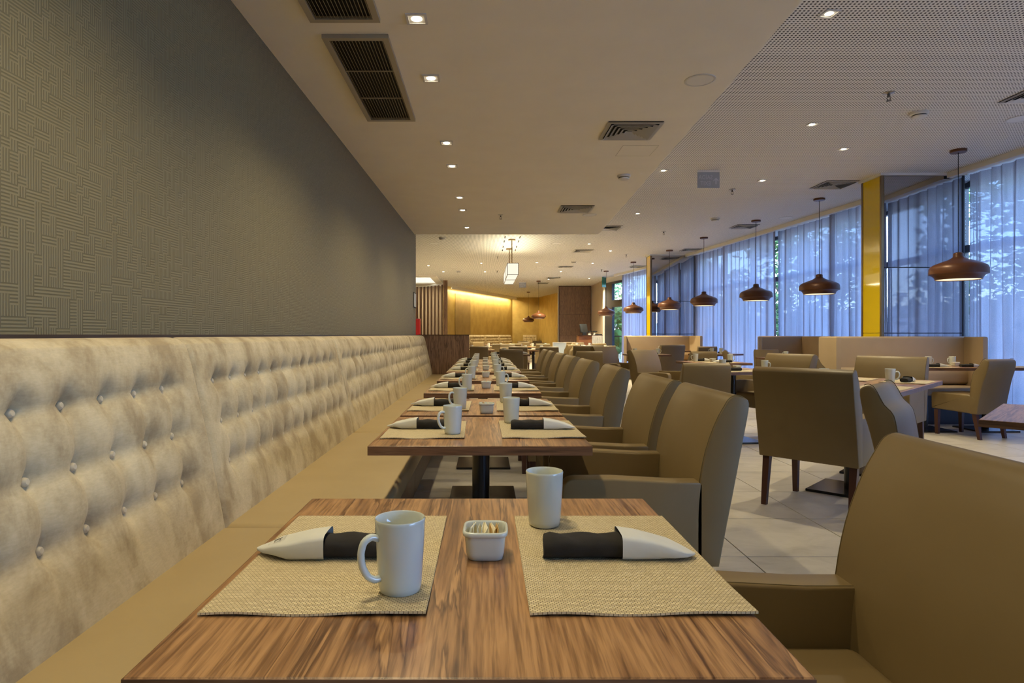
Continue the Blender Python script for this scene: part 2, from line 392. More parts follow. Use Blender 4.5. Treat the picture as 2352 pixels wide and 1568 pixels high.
# far gold walls
def wallseg(name, p, q, m, z0=0, z1=ZC, t=.15):
    p = Vector(p); q = Vector(q); d = (q-p).normalized(); n_ = Vector((-d.y, d.x))*t
    return struct(name, prism(new(), [tuple(p), tuple(q), tuple(q+n_), tuple(p+n_)], 'z', z0, z1), m, smooth=0)
wallseg('wall_gold_left', (-1.75, 27.7), (1.57, 36.3), 'goldwall')
wallseg('wall_gold_back', (1.57, 36.3), (3.09, 36.2), 'goldwall')
wallseg('wall_gold_right', (3.09, 36.2), (3.75, 32.0), 'goldwall')
wallseg('wall_gold_return', (3.75, 32.0), (3.24, 27.8), 'goldwall')
def ln(t, off=0):  # point along the left gold wall, off towards the room
    a = Vector((-1.75, 27.7)); b = Vector((1.57, 36.3)); d = (b-a).normalized(); return a+(b-a)*t+Vector((d.y, -d.x))*off
p, q = ln(.105, .03), ln(.30, .03); p2, q2 = ln(.105, .002), ln(.30, .002)
struct('trim_2', prism(new(), [tuple(p), tuple(q), tuple(q2), tuple(p2)], 'z', 0, 3.02), 'goldbrown', smooth=0)
p, q = ln(0, .30), ln(.99, .30); p2, q2 = ln(0, .27), ln(.99, .27)
struct('trim_3', prism(new(), [tuple(p), tuple(q), tuple(q2), tuple(p2)], 'z', 3.16, ZC), 'plaster', smooth=0)
cv = thing('cove_light', 'hidden warm light strip washing the long gold wall from above', 'light', (0, 0, 0))
p, q = ln(.02, .22), ln(.98, .22); p2, q2 = ln(.02, .17), ln(.98, .17)
obj('light_strip', prism(new(), [tuple(p), tuple(q), tuple(q2), tuple(p2)], 'z', 3.20, 3.22), 'cove', cv)
obj('channel', prism(new(), [tuple(p), tuple(q), tuple(q2), tuple(p2)], 'z', 3.222, 3.29), 'white', cv)
L = bpy.data.lights.new('lamp_light', 'AREA'); L.shape = 'RECTANGLE'; L.size = 8.4; L.size_y = .06; L.energy = P_COVE; L.color = (1, .80, .45)
lo = bpy.data.objects.new('lamp_light', L); COL.objects.link(lo); lo.parent = cv; c = ln(.5, .19); lo.location = (c.x, c.y, 3.19)
lo.rotation_euler = (math.radians(-8), 0, math.atan2(36.3-27.7, 1.57+1.75))
# far wood wall with two seams
ww = struct('wall_wood', box(new(), 3.28, 4.70, 27.75, 27.95, 0, ZC), 'leg', smooth=0)
for (z0, z1) in ((0, 1.10), (1.108, 2.02), (2.028, 3.27)):
    for i in range(2): obj('panel', box(new(), 3.285+i*.705, 3.985+i*.705, 27.72, 27.75, z0, z1, .002, 1), 'walnut_grey', ww, smooth=0)
struct('trim_4', box(new(), 3.215, 3.255, 27.68, 27.8, 0, ZC), 'chrome', smooth=0)
struct('wall_right', prism(new(), [(4.72, 27.95), (4.72, 24.25), (4.9, 24.25), (4.9, 27.95)], 'z', 0, ZC), 'beige', smooth=0)
struct('trim_5', box(new(), 4.62, 4.72, 24.15, 24.5, 0, ZC-.08), 'white', smooth=0)
# ------------------------------------------------------------------ window wall
def offs(y, d):
    t = Vector((cx(min(y+.05, 27.6))-cx(y-.05), .1)).normalized(); return Vector((cx(y), y))+Vector((t.y, -t.x))*d
edges = [-6.4+1.914*k for k in range(0, 16)]
def strip(bm, y0, y1, d0, d1, z0, z1):
    a, b, c_, d_ = offs(y0, d0), offs(y1, d0), offs(y1, d1), offs(y0, d1)
    prism(bm, [tuple(a), tuple(b), tuple(c_), tuple(d_)], 'z', z0, z1)
for k, (a, b) in enumerate(zip(edges, edges[1:])):
    wroot = bpy.data.objects.new('window_%d' % (k+1), None); COL.objects.link(wroot); wroot['kind'] = 'structure'
    f = new(); strip(f, a, a+.11, .30, .42, 0, ZC); obj('mullion', f, 'frame', wroot, smooth=0)
    f = new(); strip(f, a+.11, b, .33, .41, 2.30, 2.40); obj('transom', f, 'frame', wroot, smooth=0)
    f = new(); strip(f, a+.11, b, .33, .41, 0, .09); obj('sill', f, 'frame', wroot, smooth=0)
    f = new(); strip(f, a+.11, b, .33, .41, 3.22, ZC); obj('head', f, 'frame', wroot, smooth=0)
    f = new(); strip(f, a+.11, b, .365, .372, .09, 2.30); obj('pane', f, 'glass', wroot, smooth=0)
    f = new(); strip(f, a+.11, b, .365, .372, 2.40, 3.22); obj('pane', f, 'glass', wroot, smooth=0)
f = new()
for y0, y1 in ((-6.4, -3.2), (-3.2, 3), (3, 8.40), (8.84, 12.8), (12.8, 16.86), (17.29, 20.8), (20.8, 22.5)):
    strip(f, y0, y1, -.37, -.30, ZC-.07, ZC); strip(f, y0, y1, -.30, .42, ZC-.012, ZC)
struct('trim_6', f, 'pelmet', smooth=0)
struct('trim_7', prism(new(), [(4.66, 24.2), (5.0, 22.45), (5.3, 22.5), (5.0, 24.3)], 'z', 3.12, ZC), 'white', smooth=0)
# garden door at the far end of the curtains
dr = bpy.data.objects.new('door_1', None); COL.objects.link(dr); dr['kind'] = 'structure'
A = Vector((4.68, 24.2)); B = Vector((5.04, 22.45)); D = (B-A).normalized(); Nn = Vector((D.y, -D.x))
def dstrip(s0, s1, d0, d1, z0, z1):
    Ls = (B-A).length
    P = lambda s, d: tuple(A+D*s*Ls-Nn*d)
    return prism(new(), [P(s0, d0), P(s1, d0), P(s1, d1), P(s0, d1)], 'z', z0, z1)
for s0, s1 in ((0, .40), (.93, 1.0)): obj('stile', dstrip(s0, s1, -.05, .05, 0, 3.12), 'frame', dr, smooth=0)
obj('transom', dstrip(.40, .93, -.06, .06, 2.16, 2.42), 'frame', dr, smooth=0)
obj('head', dstrip(.40, .93, -.05, .05, 3.04, 3.12), 'frame', dr, smooth=0)
obj('bottom_rail', dstrip(.40, .93, -.05, .05, 0, .12), 'frame', dr, smooth=0)
obj('pane', dstrip(.40, .93, -.004, .004, .12, 2.16), 'glass', dr, smooth=0)
obj('pane', dstrip(.40, .93, -.004, .004, 2.42, 3.04), 'glass', dr, smooth=0)
obj('push_bar', dstrip(.30, .95, .07, .11, 1.05, 1.09), 'frame', dr, smooth=0)
# ------------------------------------------------------------------ garden
struct('ground', box(new(), 5.2, 70, -40, 75, -.6, -.14), 'ground', smooth=0)
def tree(label, x, y, h, r, seed, n=2600, ls=.16, base=.22):
    R = random.Random(seed); t = thing('garden_tree', label, 'tree', (x, y, -.14), 0, 'garden trees and shrubs outside the windows')
    tb = new(); tube(tb, [(0, 0, 0), (.05, .02, h*.3), (-.04, .05, h*.6), (0, 0, h*.85)], [.09, .075, .05, .02], 7)
    for k in range(5):
        a = R.uniform(0, 2*PI); tube(tb, [(0, 0, h*(.3+.1*k)), (math.cos(a)*r*.4, math.sin(a)*r*.4, h*(.42+.1*k)), (math.cos(a)*r*.75, math.sin(a)*r*.75, h*(.5+.1*k))], [.035, .025, .01], 5)
    obj('trunk', tb, 'bark', t)
    fb_ = new(); cl = [(R.uniform(-1, 1)*r*.6, R.uniform(-1, 1)*r*.6, h*R.uniform(base, 1.0), R.uniform(.35, .6)*r) for _ in range(16)]
    for _ in range(n):
        c0 = R.choice(cl); d = Vector((R.gauss(0, 1), R.gauss(0, 1), R.gauss(0, .8))).normalized()*c0[3]*R.uniform(.6, 1)
        c = Vector(c0[:3])+d
        if c.z < .1: continue
        u = Vector((R.gauss(0, 1), R.gauss(0, 1), R.gauss(0, .6))).normalized(); v = u.orthogonal().normalized(); s = ls*R.uniform(.6, 1.3)
        fb_.faces.new([fb_.verts.new(c-u*s), fb_.verts.new(c+v*s*.45), fb_.verts.new(c+u*s), fb_.verts.new(c-v*s*.45)])
    o = obj('foliage', fb_, 'leaf', t, smooth=0); o['kind'] = 'stuff'
    return t
TW = ['behind the curtains nearest the camera', 'seen through the curtain right of the nearer column', 'behind the curtain left of the nearer column', 'behind the curtain over the middle pendants', 'behind the curtain right of the far column', 'outside the glass door', 'taller one outside the glass door', 'at the far corner of the garden', 'behind the far curtain', 'beyond the second pendant lamp', 'beyond the third pendant lamp']
for i, (x, y, h, r) in enumerate([(11.5, 2.0, 6, 1.9), (10.8, 8.2, 5.2, 1.7), (11.8, 12.6, 6.5, 2.1), (10.6, 17.5, 5.4, 1.7), (10.9, 22.4, 6, 1.8), (7.4, 33.2, 3.4, 1.5), (9.6, 42, 7, 2.4), (13.5, 40, 6, 2.0), (9.6, 26.0, 4.6, 1.6), (15.0, 5.6, 7, 1.6), (14.8, 20, 8, 1.9)]):
    tree('leafy green garden tree ' + TW[i], x, y, h, r, 40+i)
def plant(label, x, y, seed):
    R = random.Random(seed); t = thing('broad_leaf_plant', label, 'plant', (x, y, -.14), 0, 'garden trees and shrubs outside the windows')
    for k in range(11):
        b = new(); a = R.uniform(0, 2*PI); h = R.uniform(.9, 1.9); q = R.uniform(.25, .55); c, s = math.cos(a), math.sin(a)
        w = R.uniform(.14, .22); rows = []
        for m_ in range(6):
            u = m_/5; rr = q*u*1.3; zz = h*(.45+.55*u)-.25*u*u*h*.6; ww_ = w*math.sin(PI*(.08+.88*u))
            rows.append([b.verts.new((c*rr-s*ww_, s*rr+c*ww_, zz)), b.verts.new((c*rr, s*rr, zz-.03)), b.verts.new((c*rr+s*ww_, s*rr-c*ww_, zz))])
        for A_, B_ in zip(rows, rows[1:]):
            for e in range(2): b.faces.new((A_[e], A_[e+1], B_[e+1], B_[e]))
        tube(b, [(0, 0, 0), (c*.02, s*.02, h*.45)], .012, 5)
        obj('leaf', b, 'leaf', t)
    return t
plant('broad leaved plant outside, low in the glass door', 5.80, 27.2, 3)
plant('second broad leaved plant further back outside the glass door', 6.25, 28.9, 4)
gw = thing('garden_wall', 'pale garden boundary wall beyond the trees outside', 'wall')
obj('wall_body', box(new(), 17, 17.3, -40, 75, -.2, 2.2), 'extwall', gw, smooth=0)
obj('coping', box(new(), 16.93, 17.37, -40, 75, 2.2, 2.3), 'extwall', gw, smooth=0)
# ------------------------------------------------------------------ curtains
def curtain(label, y0, y1, seed):
    y1 += .12; R = random.Random(seed); bm = new(); L_ = y1-y0; nx = int(L_/.013); zs = [.02, .4, .8, 1.2, 1.6, 2.0, 2.4, 2.8, 3.1, 3.27]
    ks = []; y = y0-.1
    while y < y1+.3: ks.append((y, R.uniform(.022, .075)*R.choice((1, 1, .5)), R.uniform(-.5, .5))); y += R.uniform(.06, .15)
    G = []; base = -.075-.095*(seed % 2); p4 = R.uniform(0, 6)
    for i in range(nx+1):
        u = i/nx; y = y0+L_*u; row = []
        for z in zs:
            h = 1-z/3.27; d = 0
            for k in range(len(ks)-1):
                ya = ks[k][0]+.05*h*math.sin(k*1.3+p4)+.04*h*ks[k][2]; yb = ks[k+1][0]+.05*h*math.sin((k+1)*1.3+p4)+.04*h*ks[k+1][2]
                if ya <= y < yb: d = ks[k][1]*(.8+.45*h)*(-math.sin(PI*(y-ya)/(yb-ya))**1.3*(1 if k % 2 else -.8)); break
            e = min(y-y0, y1-y)
            if e < .13: d += .032*math.sin(e*150+seed)
            c = offs(y, base+d*.70); row.append(bm.verts.new((c.x, c.y, z)))
        G.append(row)
    for A_, B_ in zip(G, G[1:]):
        for k in range(len(zs)-1): bm.faces.new((A_[k], B_[k], B_[k+1], A_[k+1]))
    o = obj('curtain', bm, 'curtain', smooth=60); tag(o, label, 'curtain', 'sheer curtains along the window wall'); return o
CUR = [(-.55, 1.9, 'sheer grey curtain beside the camera outside the frame'), (1.95, 4.35, 'sheer grey curtain reflected at the left of the large mirror'),
       (4.4, 6.55, 'sheer grey curtain reflected in the middle of the large mirror'), (6.6, 8.24, 'sheer blue lit curtain at the right edge of the photo, right of the nearest pendant'),
       (8.9, 11.05, 'sheer blue lit curtain directly left of the nearer yellow column'), (11.1, 12.85, 'sheer blue lit curtain behind the second pendant lamp'),
       (12.9, 15.05, 'sheer blue lit curtain behind the third pendant lamp'), (15.1, 16.7, 'sheer blue lit curtain directly right of the far mirror column'),
       (17.35, 19.9, 'sheer pale curtain directly left of the far yellow column'), (19.95, 22.28, 'sheer pale curtain beside the dark framed garden door')]
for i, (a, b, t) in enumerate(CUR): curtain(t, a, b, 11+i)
# ------------------------------------------------------------------ mirror columns
def column(label, xl, xr, yf, yb):
    t = thing('mirror_column', label, 'column', (0, 0, 0))
    obj('core', box(new(), xl+.012, xr, yf+.012, yb-.012, 0, ZC-.03), 'frame', t, smooth=0)
    zz = [0, 1.145, 2.03, ZC-.03]
    for a, b in zip(zz, zz[1:]):
        obj('mirror_panel', box(new(), xl+.035, xr-.03, yf, yf+.012, a+.005, b-.005, .002, 1), 'mirror', t, smooth=0)
    for a, b in ((0, 1.145), (1.145, ZC-.03)):
        obj('yellow_panel', box(new(), xl, xl+.012, yf+.03, yb-.03, a+.003, b-.003, .002, 1), 'yellow', t, smooth=0)
    for yy in (yf-.006, yb-.03): obj('corner_trim', box(new(), xl-.008, xl+.03, yy, yy+.036, 0, ZC-.03, .002, 1), 'gold', t, smooth=0)
    obj('edge_trim', box(new(), xr-.03, xr+.004, yf-.006, yf+.03, 0, ZC-.03, .002, 1), 'frame', t, smooth=0)
    obj('cornice', box(new(), xl-.03, xr+.02, yf-.03, yb+.03, ZC-.03, ZC), 'pelmet', t, smooth=0)
column('nearer square column with grey mirror front and yellow glass side', 5.345, 6.46, 8.40, 8.84)
column('far square column with grey mirror front and narrow yellow glass side', 4.473, 5.82, 16.86, 17.29)
# ------------------------------------------------------------------ banquette
PROF = [(0, .455), (-.018, .53), (-.036, .60), (-.056, .69), (-.075, .78), (-.093, .87), (-.108, .96), (-.118, 1.02), (-.128, 1.06), (-.142, 1.09), (-.165, 1.106), (-.19, 1.112), (-.232, 1.112)]
def prof(s):
    s = max(0, min(.9999, s))*(len(PROF)-1); i = int(s); f = s-i
    a, b = PROF[i], PROF[i+1]; return Vector((a[0]+(b[0]-a[0])*f, a[1]+(b[1]-a[1])*f))
ROWS = (.665, .811, .957); PIT = .153; MARG = (2.04-11*PIT)/2
def inset(y, z):
    u = (y-MARG)/PIT; kk = round(u); inr = -.35 < u < 11.35
    v = (z-ROWS[0])/.146
    cv_ = abs(math.sin(PI*u))**.55 if inr else 1.0
    chh = abs(math.sin(PI*v))**.6
    wv = 1.0 if -.05 <= v <= 2.05 else (max(0, 1+v/1.15)**1.3 if v < 0 else max(0, 1-(v-2)/.55)**1.5)
    wh = 1.0 if -.5 <= v <= 2.5 else 0
    if not inr:
        e = max(0, 1-(abs(u-5.5)-5.85)/.4) if abs(u-5.5) > 5.85 else 1; wh *= e
    d = .021*(1-cv_)*wv+(.017*(1-chh)*wh if wh else 0)
    ku = min(11, max(0, kk)); kv = min(2, max(0, round(v)))
    rr = ((y-MARG-ku*PIT)**2+(z-ROWS[kv])**2)
    d += .016*math.exp(-rr/.03**2)
    ed = min(y, 2.04-y)
    if ed < .03: d += .022*(1-math.sqrt(max(0, 1-(1-ed/.03)**2)))
    return d
def banquette(label):
    t = thing('banquette_section', label, 'banquette', (0, 0, 0), 0, 'banquette sections under the wallpapered wall')
    bm = new(); ny, ns = 170, 64; G = []
    for i in range(ny+1):
        y = 2.04*i/ny; row = []
        for j in range(ns+1):
            s = j/ns*.999; p = prof(s); q = prof(min(s+.01, .9999))-prof(max(s-.01, 0)); q.normalize(); nrm = Vector((q.y, -q.x))
            w = 1 if p.y < 1.03 else max(.35, 1-(p.y-1.03)/.07)
            d = inset(y, p.y)*w-.012*math.sin(PI*min(1, (p.y-.455)/.6))
            row.append(bm.verts.new((p.x-nrm.x*d, y, p.y-nrm.y*d)))
        row.append(bm.verts.new((-.232, y, .455))); G.append(row)
    for A_, B_ in zip(G, G[1:]):
        for j in range(len(A_)-1): bm.faces.new((A_[j], A_[j+1], B_[j+1], B_[j]))
        bm.faces.new((A_[-1], A_[0], B_[0], B_[-1]))
    bm.faces.new(G[0]); bm.faces.new(list(reversed(G[-1]))); bmesh.ops.recalc_face_normals(bm, faces=bm.faces[:])
    back = obj('backrest', bm, 'velvet', t, smooth=60)
    bb = lathe(new(), [(0, .0085), (.006, .0078), (.0092, .0045), (.0108, 0), (.0100, -.006)], 14); bme = None
    for r_ in ROWS:
        for k in range(12):
            s = next(i for i in range(400) if prof(i/400).y >= r_)/400; p = prof(s); y = MARG+k*PIT
            d = inset(y, r_)-.012*math.sin(PI*min(1, (r_-.455)/.6))
            if bme is None: o = obj('button', bb, 'velvet_btn', back); bme = o.data
            else: o = inst('button', bme, back)
            o.location = (p.x-d*.98+.0155, y, r_-d*.15+.003); o.rotation_euler = (0, math.radians(80), 0)
    obj('seat', box(new(), -.225, .49, .002, 2.038, .37, .474, .028, 4), 'seat', t)
    obj('base', box(new(), -.2, .40, .002, 2.038, .06, .37), 'leg', t, smooth=0)
    obj('plinth', box(new(), -.2, .34, .002, 2.038, .0, .06), 'dark', t, smooth=0)
    return t
BT = ['nearest buttoned velvet banquette section, at the left edge of the photo', 'second buttoned velvet banquette section from the camera', 'third buttoned velvet banquette section, middle of the wallpapered wall',
      'fourth buttoned velvet banquette section from the camera', 'farthest buttoned velvet banquette section, against the wooden half wall', 'buttoned velvet banquette section behind the camera']
for i in range(5): place('banq', banquette, BT[i], (-.87, .07+2.04*i-.0, 0), 0, 'banquette sections under the wallpapered wall')
place('banq', banquette, BT[5], (-.87, .07-2.04, 0))
hw = thing('half_wall', 'dark walnut half wall at the far end of the banquette', 'partition', (0, 0, 0))
obj('panel', box(new(), -1.12, -.27, 10.29, 10.36, 0, 1.115, .002, 1), 'walnut_dull', hw, smooth=0)
obj('cap', box(new(), -1.12, -.265, 10.285, 10.365, 1.115, 1.125), 'leg', hw, smooth=0)
# ------------------------------------------------------------------ chairs (local: forward = +y)
def rounded(pts, rads, n=5):
    out = []
    for i, (p, r) in enumerate(zip(pts, rads)):
        p = Vector(p); a = Vector(pts[i-1]); b = Vector(pts[(i+1) % len(pts)])
        if r <= 0: out.append(tuple(p)); continue
        u = (a-p).normalized(); v = (b-p).normalized(); s = p+u*r; e = p+v*r
        for k in range(n+1):
            t = k/n; out.append(tuple((1-t)**2*s+2*t*(1-t)*p+t*t*e))
    return out
def smooth_line(pts, n=3):
    out = []
    for i in range(len(pts)-1):
        p0, p1, p2, p3 = (Vector(pts[max(0, min(len(pts)-1, i+k))]) for k in (-1, 0, 1, 2))
        for k in range(n):
            t = k/n; out.append(tuple(.5*((2*p1)+(p2-p0)*t+(2*p0-5*p1+4*p2-p3)*t*t+(3*p1-p0-3*p2+p3)*t**3)))
    return out+[tuple(pts[-1])]
def backprof(zt, zb, rec, th, yc=-.19):
    """side outline of a padded back (front face and rolled top, rear face down to the skirt) and its number of front points"""
    f = [(yc, zb), (yc, .50), (yc-.010, .615), (yc-.030, .72), (yc-rec*.62, zt-.10), (yc-rec*.86, zt-.045), (yc-rec-.004, zt-.012), (yc-rec-th*.42, zt), (yc-rec-th*.82, zt-.010)]
    r = [(yc-rec-th-.003, zt-.035), (yc-rec-th+.010, zt-.13), (yc-rec*.6-th, .62), (yc-.03-th*.95, .42), (yc-th-.008, zb)]
    F = smooth_line(f); return F+smooth_line([f[-1]]+r)[1:], len(F)-1
def leg(bm, x, y, zt, rake=0, w=.022):
    for (s0, s1) in ((0, 1),):
        secs = []
        for z, k in ((zt, 1.0), (0, .72)):
            yy = y+rake*(1-z/zt); ww = w*k
            secs.append([(x-ww, yy-ww, z), (x+ww, yy-ww, z), (x+ww, yy+ww, z), (x-ww, yy+ww, z)])
        loft(bm, secs)
    return bm
def armchair(label):
    t = thing('armchair', label, 'chair'); W_ = .30
    P, NF = backprof(.93, .32, .108, .07)
    b = new(); prism(b, P, 'x', -W_, W_, .006, 2)
    for v in b.verts:   # soft crown across the width, ends drop a little
        k = max(0, (v.co.z-.78)/.13); v.co.z -= .016*k*(abs(v.co.x)/W_)**3; v.co.y += .012*max(0, (v.co.z-.45)/.45)*(1-(v.co.x/W_)**2)*(1 if v.co.y > -.29 else 0)
    back = obj('backrest', b, 'chair', t, smooth=50)
    for sx in (-1, 1):
        pp = new(); tube(pp, [(sx*(W_-.004), y-.001, z-.016*max(0, (z-.78)/.13)) for y, z in P[:NF]], .0022, 5)
        obj('piping', pp, 'piping', back)
    for sx in (-1, 1):
        A_ = rounded([(-.215, .32), (-.215, .612), (-.10, .612), (.10, .622), (.275, .62), (.268, .32)], [0, 0, 0, 0, .05, 0])
        a = new(); prism(a, A_, 'x', -W_ if sx < 0 else W_-.075, -W_+.075 if sx < 0 else W_, .008, 3)
        ar = obj('armrest', a, 'chair', t, smooth=50)
        q = new(); tube(q, [(sx*(W_-.068), y+.001, z-.001) for y, z in A_ if z > .45], .002, 5); obj('piping', q, 'piping', ar)
    obj('seat', box(new(), -W_+.076, W_-.076, -.20, .272, .34, .50, .03, 4), 'chair', t)
    for sx in (-1, 1):
        obj('leg', leg(new(), sx*.262, .235, .33), 'leg', t, smooth=0); obj('leg', leg(new(), sx*.262, -.225, .33, -.05), 'leg', t, smooth=0)
    return t
def sidechair(label):
    t = thing('side_chair', label, 'chair'); W_ = .225
    P, NF = backprof(.87, .27, .115, .065, -.17)
    b = new(); prism(b, P, 'x', -W_, W_, .010, 2)
    for v in b.verts:
        k = max(0, (v.co.z-.5)/.37); v.co.x *= 1-.07*k; k = max(0, (v.co.z-.75)/.12); v.co.z -= .010*k*(abs(v.co.x)/W_)**3
    back = obj('backrest', b, 'chair', t, smooth=50)
    for sx in (-1, 1): obj('piping', tube(new(), [(sx*(W_-.004)*(1-.07*max(0, (z-.5)/.37)), y-.001, z) for y, z in P[:NF]], .002, 5), 'piping', back)
    S = rounded([(-.235, .27), (-.235, .44), (-.15, .475), (.255, .475), (.25, .29)], [0, 0, .01, .035, .01])
    s = new(); prism(s, S, 'x', -W_, W_, .015, 3); obj('seat', s, 'chair', t, smooth=50)
    for sx in (-1, 1):
        obj('leg', leg(new(), sx*.19, .205, .28), 'leg', t, smooth=0); obj('leg', leg(new(), sx*.19, -.20, .28, -.05), 'leg', t, smooth=0)
    return t
def put_chair(kind, label, x, y, heading, group, scale=None):
    return place(kind, armchair if kind == 'armchair' else sidechair, label, (x, y, 0), math.radians(heading-90), group, scale)
CY = [1.03, 2.45, 3.15, 4.22, 5.30, 6.30, 7.12, 8.12, 8.92]
CL = ['nearest olive tan armchair, filling the lower right corner of the photo', 'olive tan armchair at the second table, its whole near arm side in view', 'olive tan armchair at the third table, tight behind the second armchair',
      'olive tan armchair at the fourth table of the banquette row', 'olive tan armchair at the fifth table of the banquette row', 'olive tan armchair at the sixth table of the banquette row',
      'olive tan armchair at the seventh table of the banquette row', 'olive tan armchair at the eighth table of the banquette row', 'farthest olive tan armchair, at the ninth table of the banquette row']
for y, t in zip(CY, CL): put_chair('armchair', t, .545, y, 180+rnd.uniform(-1.5, 1.5), 'armchairs along the banquette tables')
# ------------------------------------------------------------------ tables
def pedestal_table(label, w=.75, d=.75, posts=((0, 0),), name='pedestal_table'):
    t = thing(name, label, 'table')
    top = obj('tabletop', box(new(), -w/2, w/2, -d/2, d/2, .719, .75, .0015, 1), 'walnut', t, smooth=0)
    e = new()
    for x0, x1, y0, y1 in ((-w/2-.001, w/2+.001, -d/2-.001, -d/2+.003), (-w/2-.001, w/2+.001, d/2-.003, d/2+.001), (-w/2-.001, -w/2+.003, -d/2, d/2), (w/2-.003, w/2+.001, -d/2, d/2)):
        box(e, x0, x1, y0, y1, .7185, .7485)
    obj('edge_band', e, 'edge', top, smooth=0)
    for px_, py_ in posts:
        obj('post', lathe(new(), [(.034, .02), (.034, .70), (.12, .705), (.12, .719)], 24, (px_, py_, 0)), 'black', t)
        obj('base_plate', box(new(), px_-.225, px_+.225, py_-.225, py_+.225, 0, .018, .003, 1), 'black', t, smooth=0)
    return t
TYS = [.672, 2.075, 2.875, 3.96, 5.04, 6.18, 6.98, 7.85, 8.64]
TX, TD = -.018, .738
TN = ['nearest', 'second', 'third', 'fourth', 'fifth', 'sixth', 'seventh', 'eighth', 'ninth']
for i, y in enumerate(TYS):
    place('ptable', lambda l: pedestal_table(l, .748, TD), '%s walnut topped pedestal table of the banquette row' % TN[i] if i else 'nearest walnut topped pedestal table, across the bottom of the photo', (TX, y+TD/2, 0), 0, 'tables of the banquette row')
# ------------------------------------------------------------------ table ware
def mug(label):
    t = thing('mug', label, 'mug')
    pr = [(0, 0), (.026, 0), (.0295, .003), (.0308, .01), (.0345, .07), (.0358, .100), (.0362, .1035), (.0352, .105), (.0336, .1035), (.032, .07), (.0285, .012), (.02, .007), (0, .007)]
    obj('body', lathe(new(), pr, 40), 'mug', t, smooth=60)
    pth = [(.0335, 0, .080), (.045, 0, .085), (.056, 0, .079), (.0605, 0, .063), (.058, 0, .045), (.050, 0, .030), (.040, 0, .0235), (.0312, 0, .024)]
    P = []
    for i in range(len(pth)-1):
        for k in range(3): P.append(Vector(pth[i]).lerp(Vector(pth[i+1]), k/3))
    P.append(Vector(pth[-1]))
    P = [P[0]]+[(P[i-1]+P[i]*2+P[i+1])/4 for i in range(1, len(P)-1)]+[P[-1]]
    obj('handle', tube(new(), P, .0052, 10), 'mug', t, smooth=80)
    return t
def placemat_(label):
    bm = new(); W_, D_, th = .30, .447, .003; nx, ny = 12, 16
    G = {}
    for i in range(nx+1):
        for j in range(ny+1):
            x = -W_/2+W_*i/nx; y = -D_/2+D_*j/ny
            lift = .0035*max(0, 1-j/3)*(math.sin(i*.9)*.5+.5)+.004*max(0, 1-math.hypot(i-nx, j)/3.5)
            for k, z in ((0, lift), (1, lift+th)): G[i, j, k] = bm.verts.new((x, y, z))
    for i in range(nx):
        for j in range(ny):
            bm.faces.new((G[i, j, 1], G[i+1, j, 1], G[i+1, j+1, 1], G[i, j+1, 1])); bm.faces.new((G[i, j, 0], G[i, j+1, 0], G[i+1, j+1, 0], G[i+1, j, 0]))
    for i in range(nx):
        bm.faces.new((G[i, 0, 0], G[i+1, 0, 0], G[i+1, 0, 1], G[i, 0, 1])); bm.faces.new((G[i, ny, 0], G[i, ny, 1], G[i+1, ny, 1], G[i+1, ny, 0]))
    for j in range(ny):
        bm.faces.new((G[0, j, 0], G[0, j, 1], G[0, j+1, 1], G[0, j+1, 0])); bm.faces.new((G[nx, j, 0], G[nx, j+1, 0], G[nx, j+1, 1], G[nx, j, 1]))
    o = obj('placemat', bm, 'mat', smooth=40); return tag(o, label, 'placemat')
def ring(x, w, h, z0=0, n=20, flat=.75):
    out = []
    for k in range(n):
        a = 2*PI*k/n; c, s = math.cos(a), math.sin(a)
        yy = w*math.copysign(abs(c)**flat, c); zz = z0+h*(1+math.copysign(abs(s)**flat, s)); out.append((x, yy, zz))
    return out
def napkin(label):
    """local +x: from the cloth end to the paper point"""
    t = thing('napkin_roll', label, 'napkin')
    R = random.Random(5); secs = []
    for i in range(15):
        x = -.125+.150*i/14; k = 1 if 0 < i else .93
        secs.append([(p[0]+.003*math.sin(p[1]*90+i), p[1]*(k+.03*math.sin(i*1.7)), p[2]*(k+.05*math.sin(i*1.1+p[1]*60))) for p in ring(x, .030, .0165)])
    obj('cloth', loft(new(), secs), 'cloth', t, smooth=60)
    secs = []
    for x, w, h, z0 in ((0, .034, .0205, 0), (.002, .034, .0205, 0), (.03, .0335, .0185, 0), (.06, .0335, .0145, .0015), (.085, .031, .009, .004), (.105, .022, .0045, .005), (.118, .010, .0022, .0045), (.1235, .002, .001, .0045)):
        secs.append([(p[0], p[1]-.012*max(0, (x-.06)/.06), p[2]+.0015*math.sin(p[1]*140+x*120)*(1 if x > .03 else 0)) for p in ring(x, w, h, z0, 20, .42)])
    sl = new(); loft(sl, secs, cap=False)
    ss = obj('paper_sleeve', sl, 'paper', t, smooth=40)
    return t
def text_mesh(body, size, mirror=False):
    c = bpy.data.curves.new('lettering', 'FONT'); c.body = body; c.size = size; c.align_x = 'CENTER'; c.align_y = 'CENTER'; c.extrude = .0002; c.resolution_u = 3
    o = bpy.data.objects.new('lettering', c); COL.objects.link(o); dg = bpy.context.evaluated_depsgraph_get(); dg.update()
    me = bpy.data.meshes.new_from_object(o.evaluated_get(dg)); COL.objects.unlink(o); bpy.data.objects.remove(o)
    return me
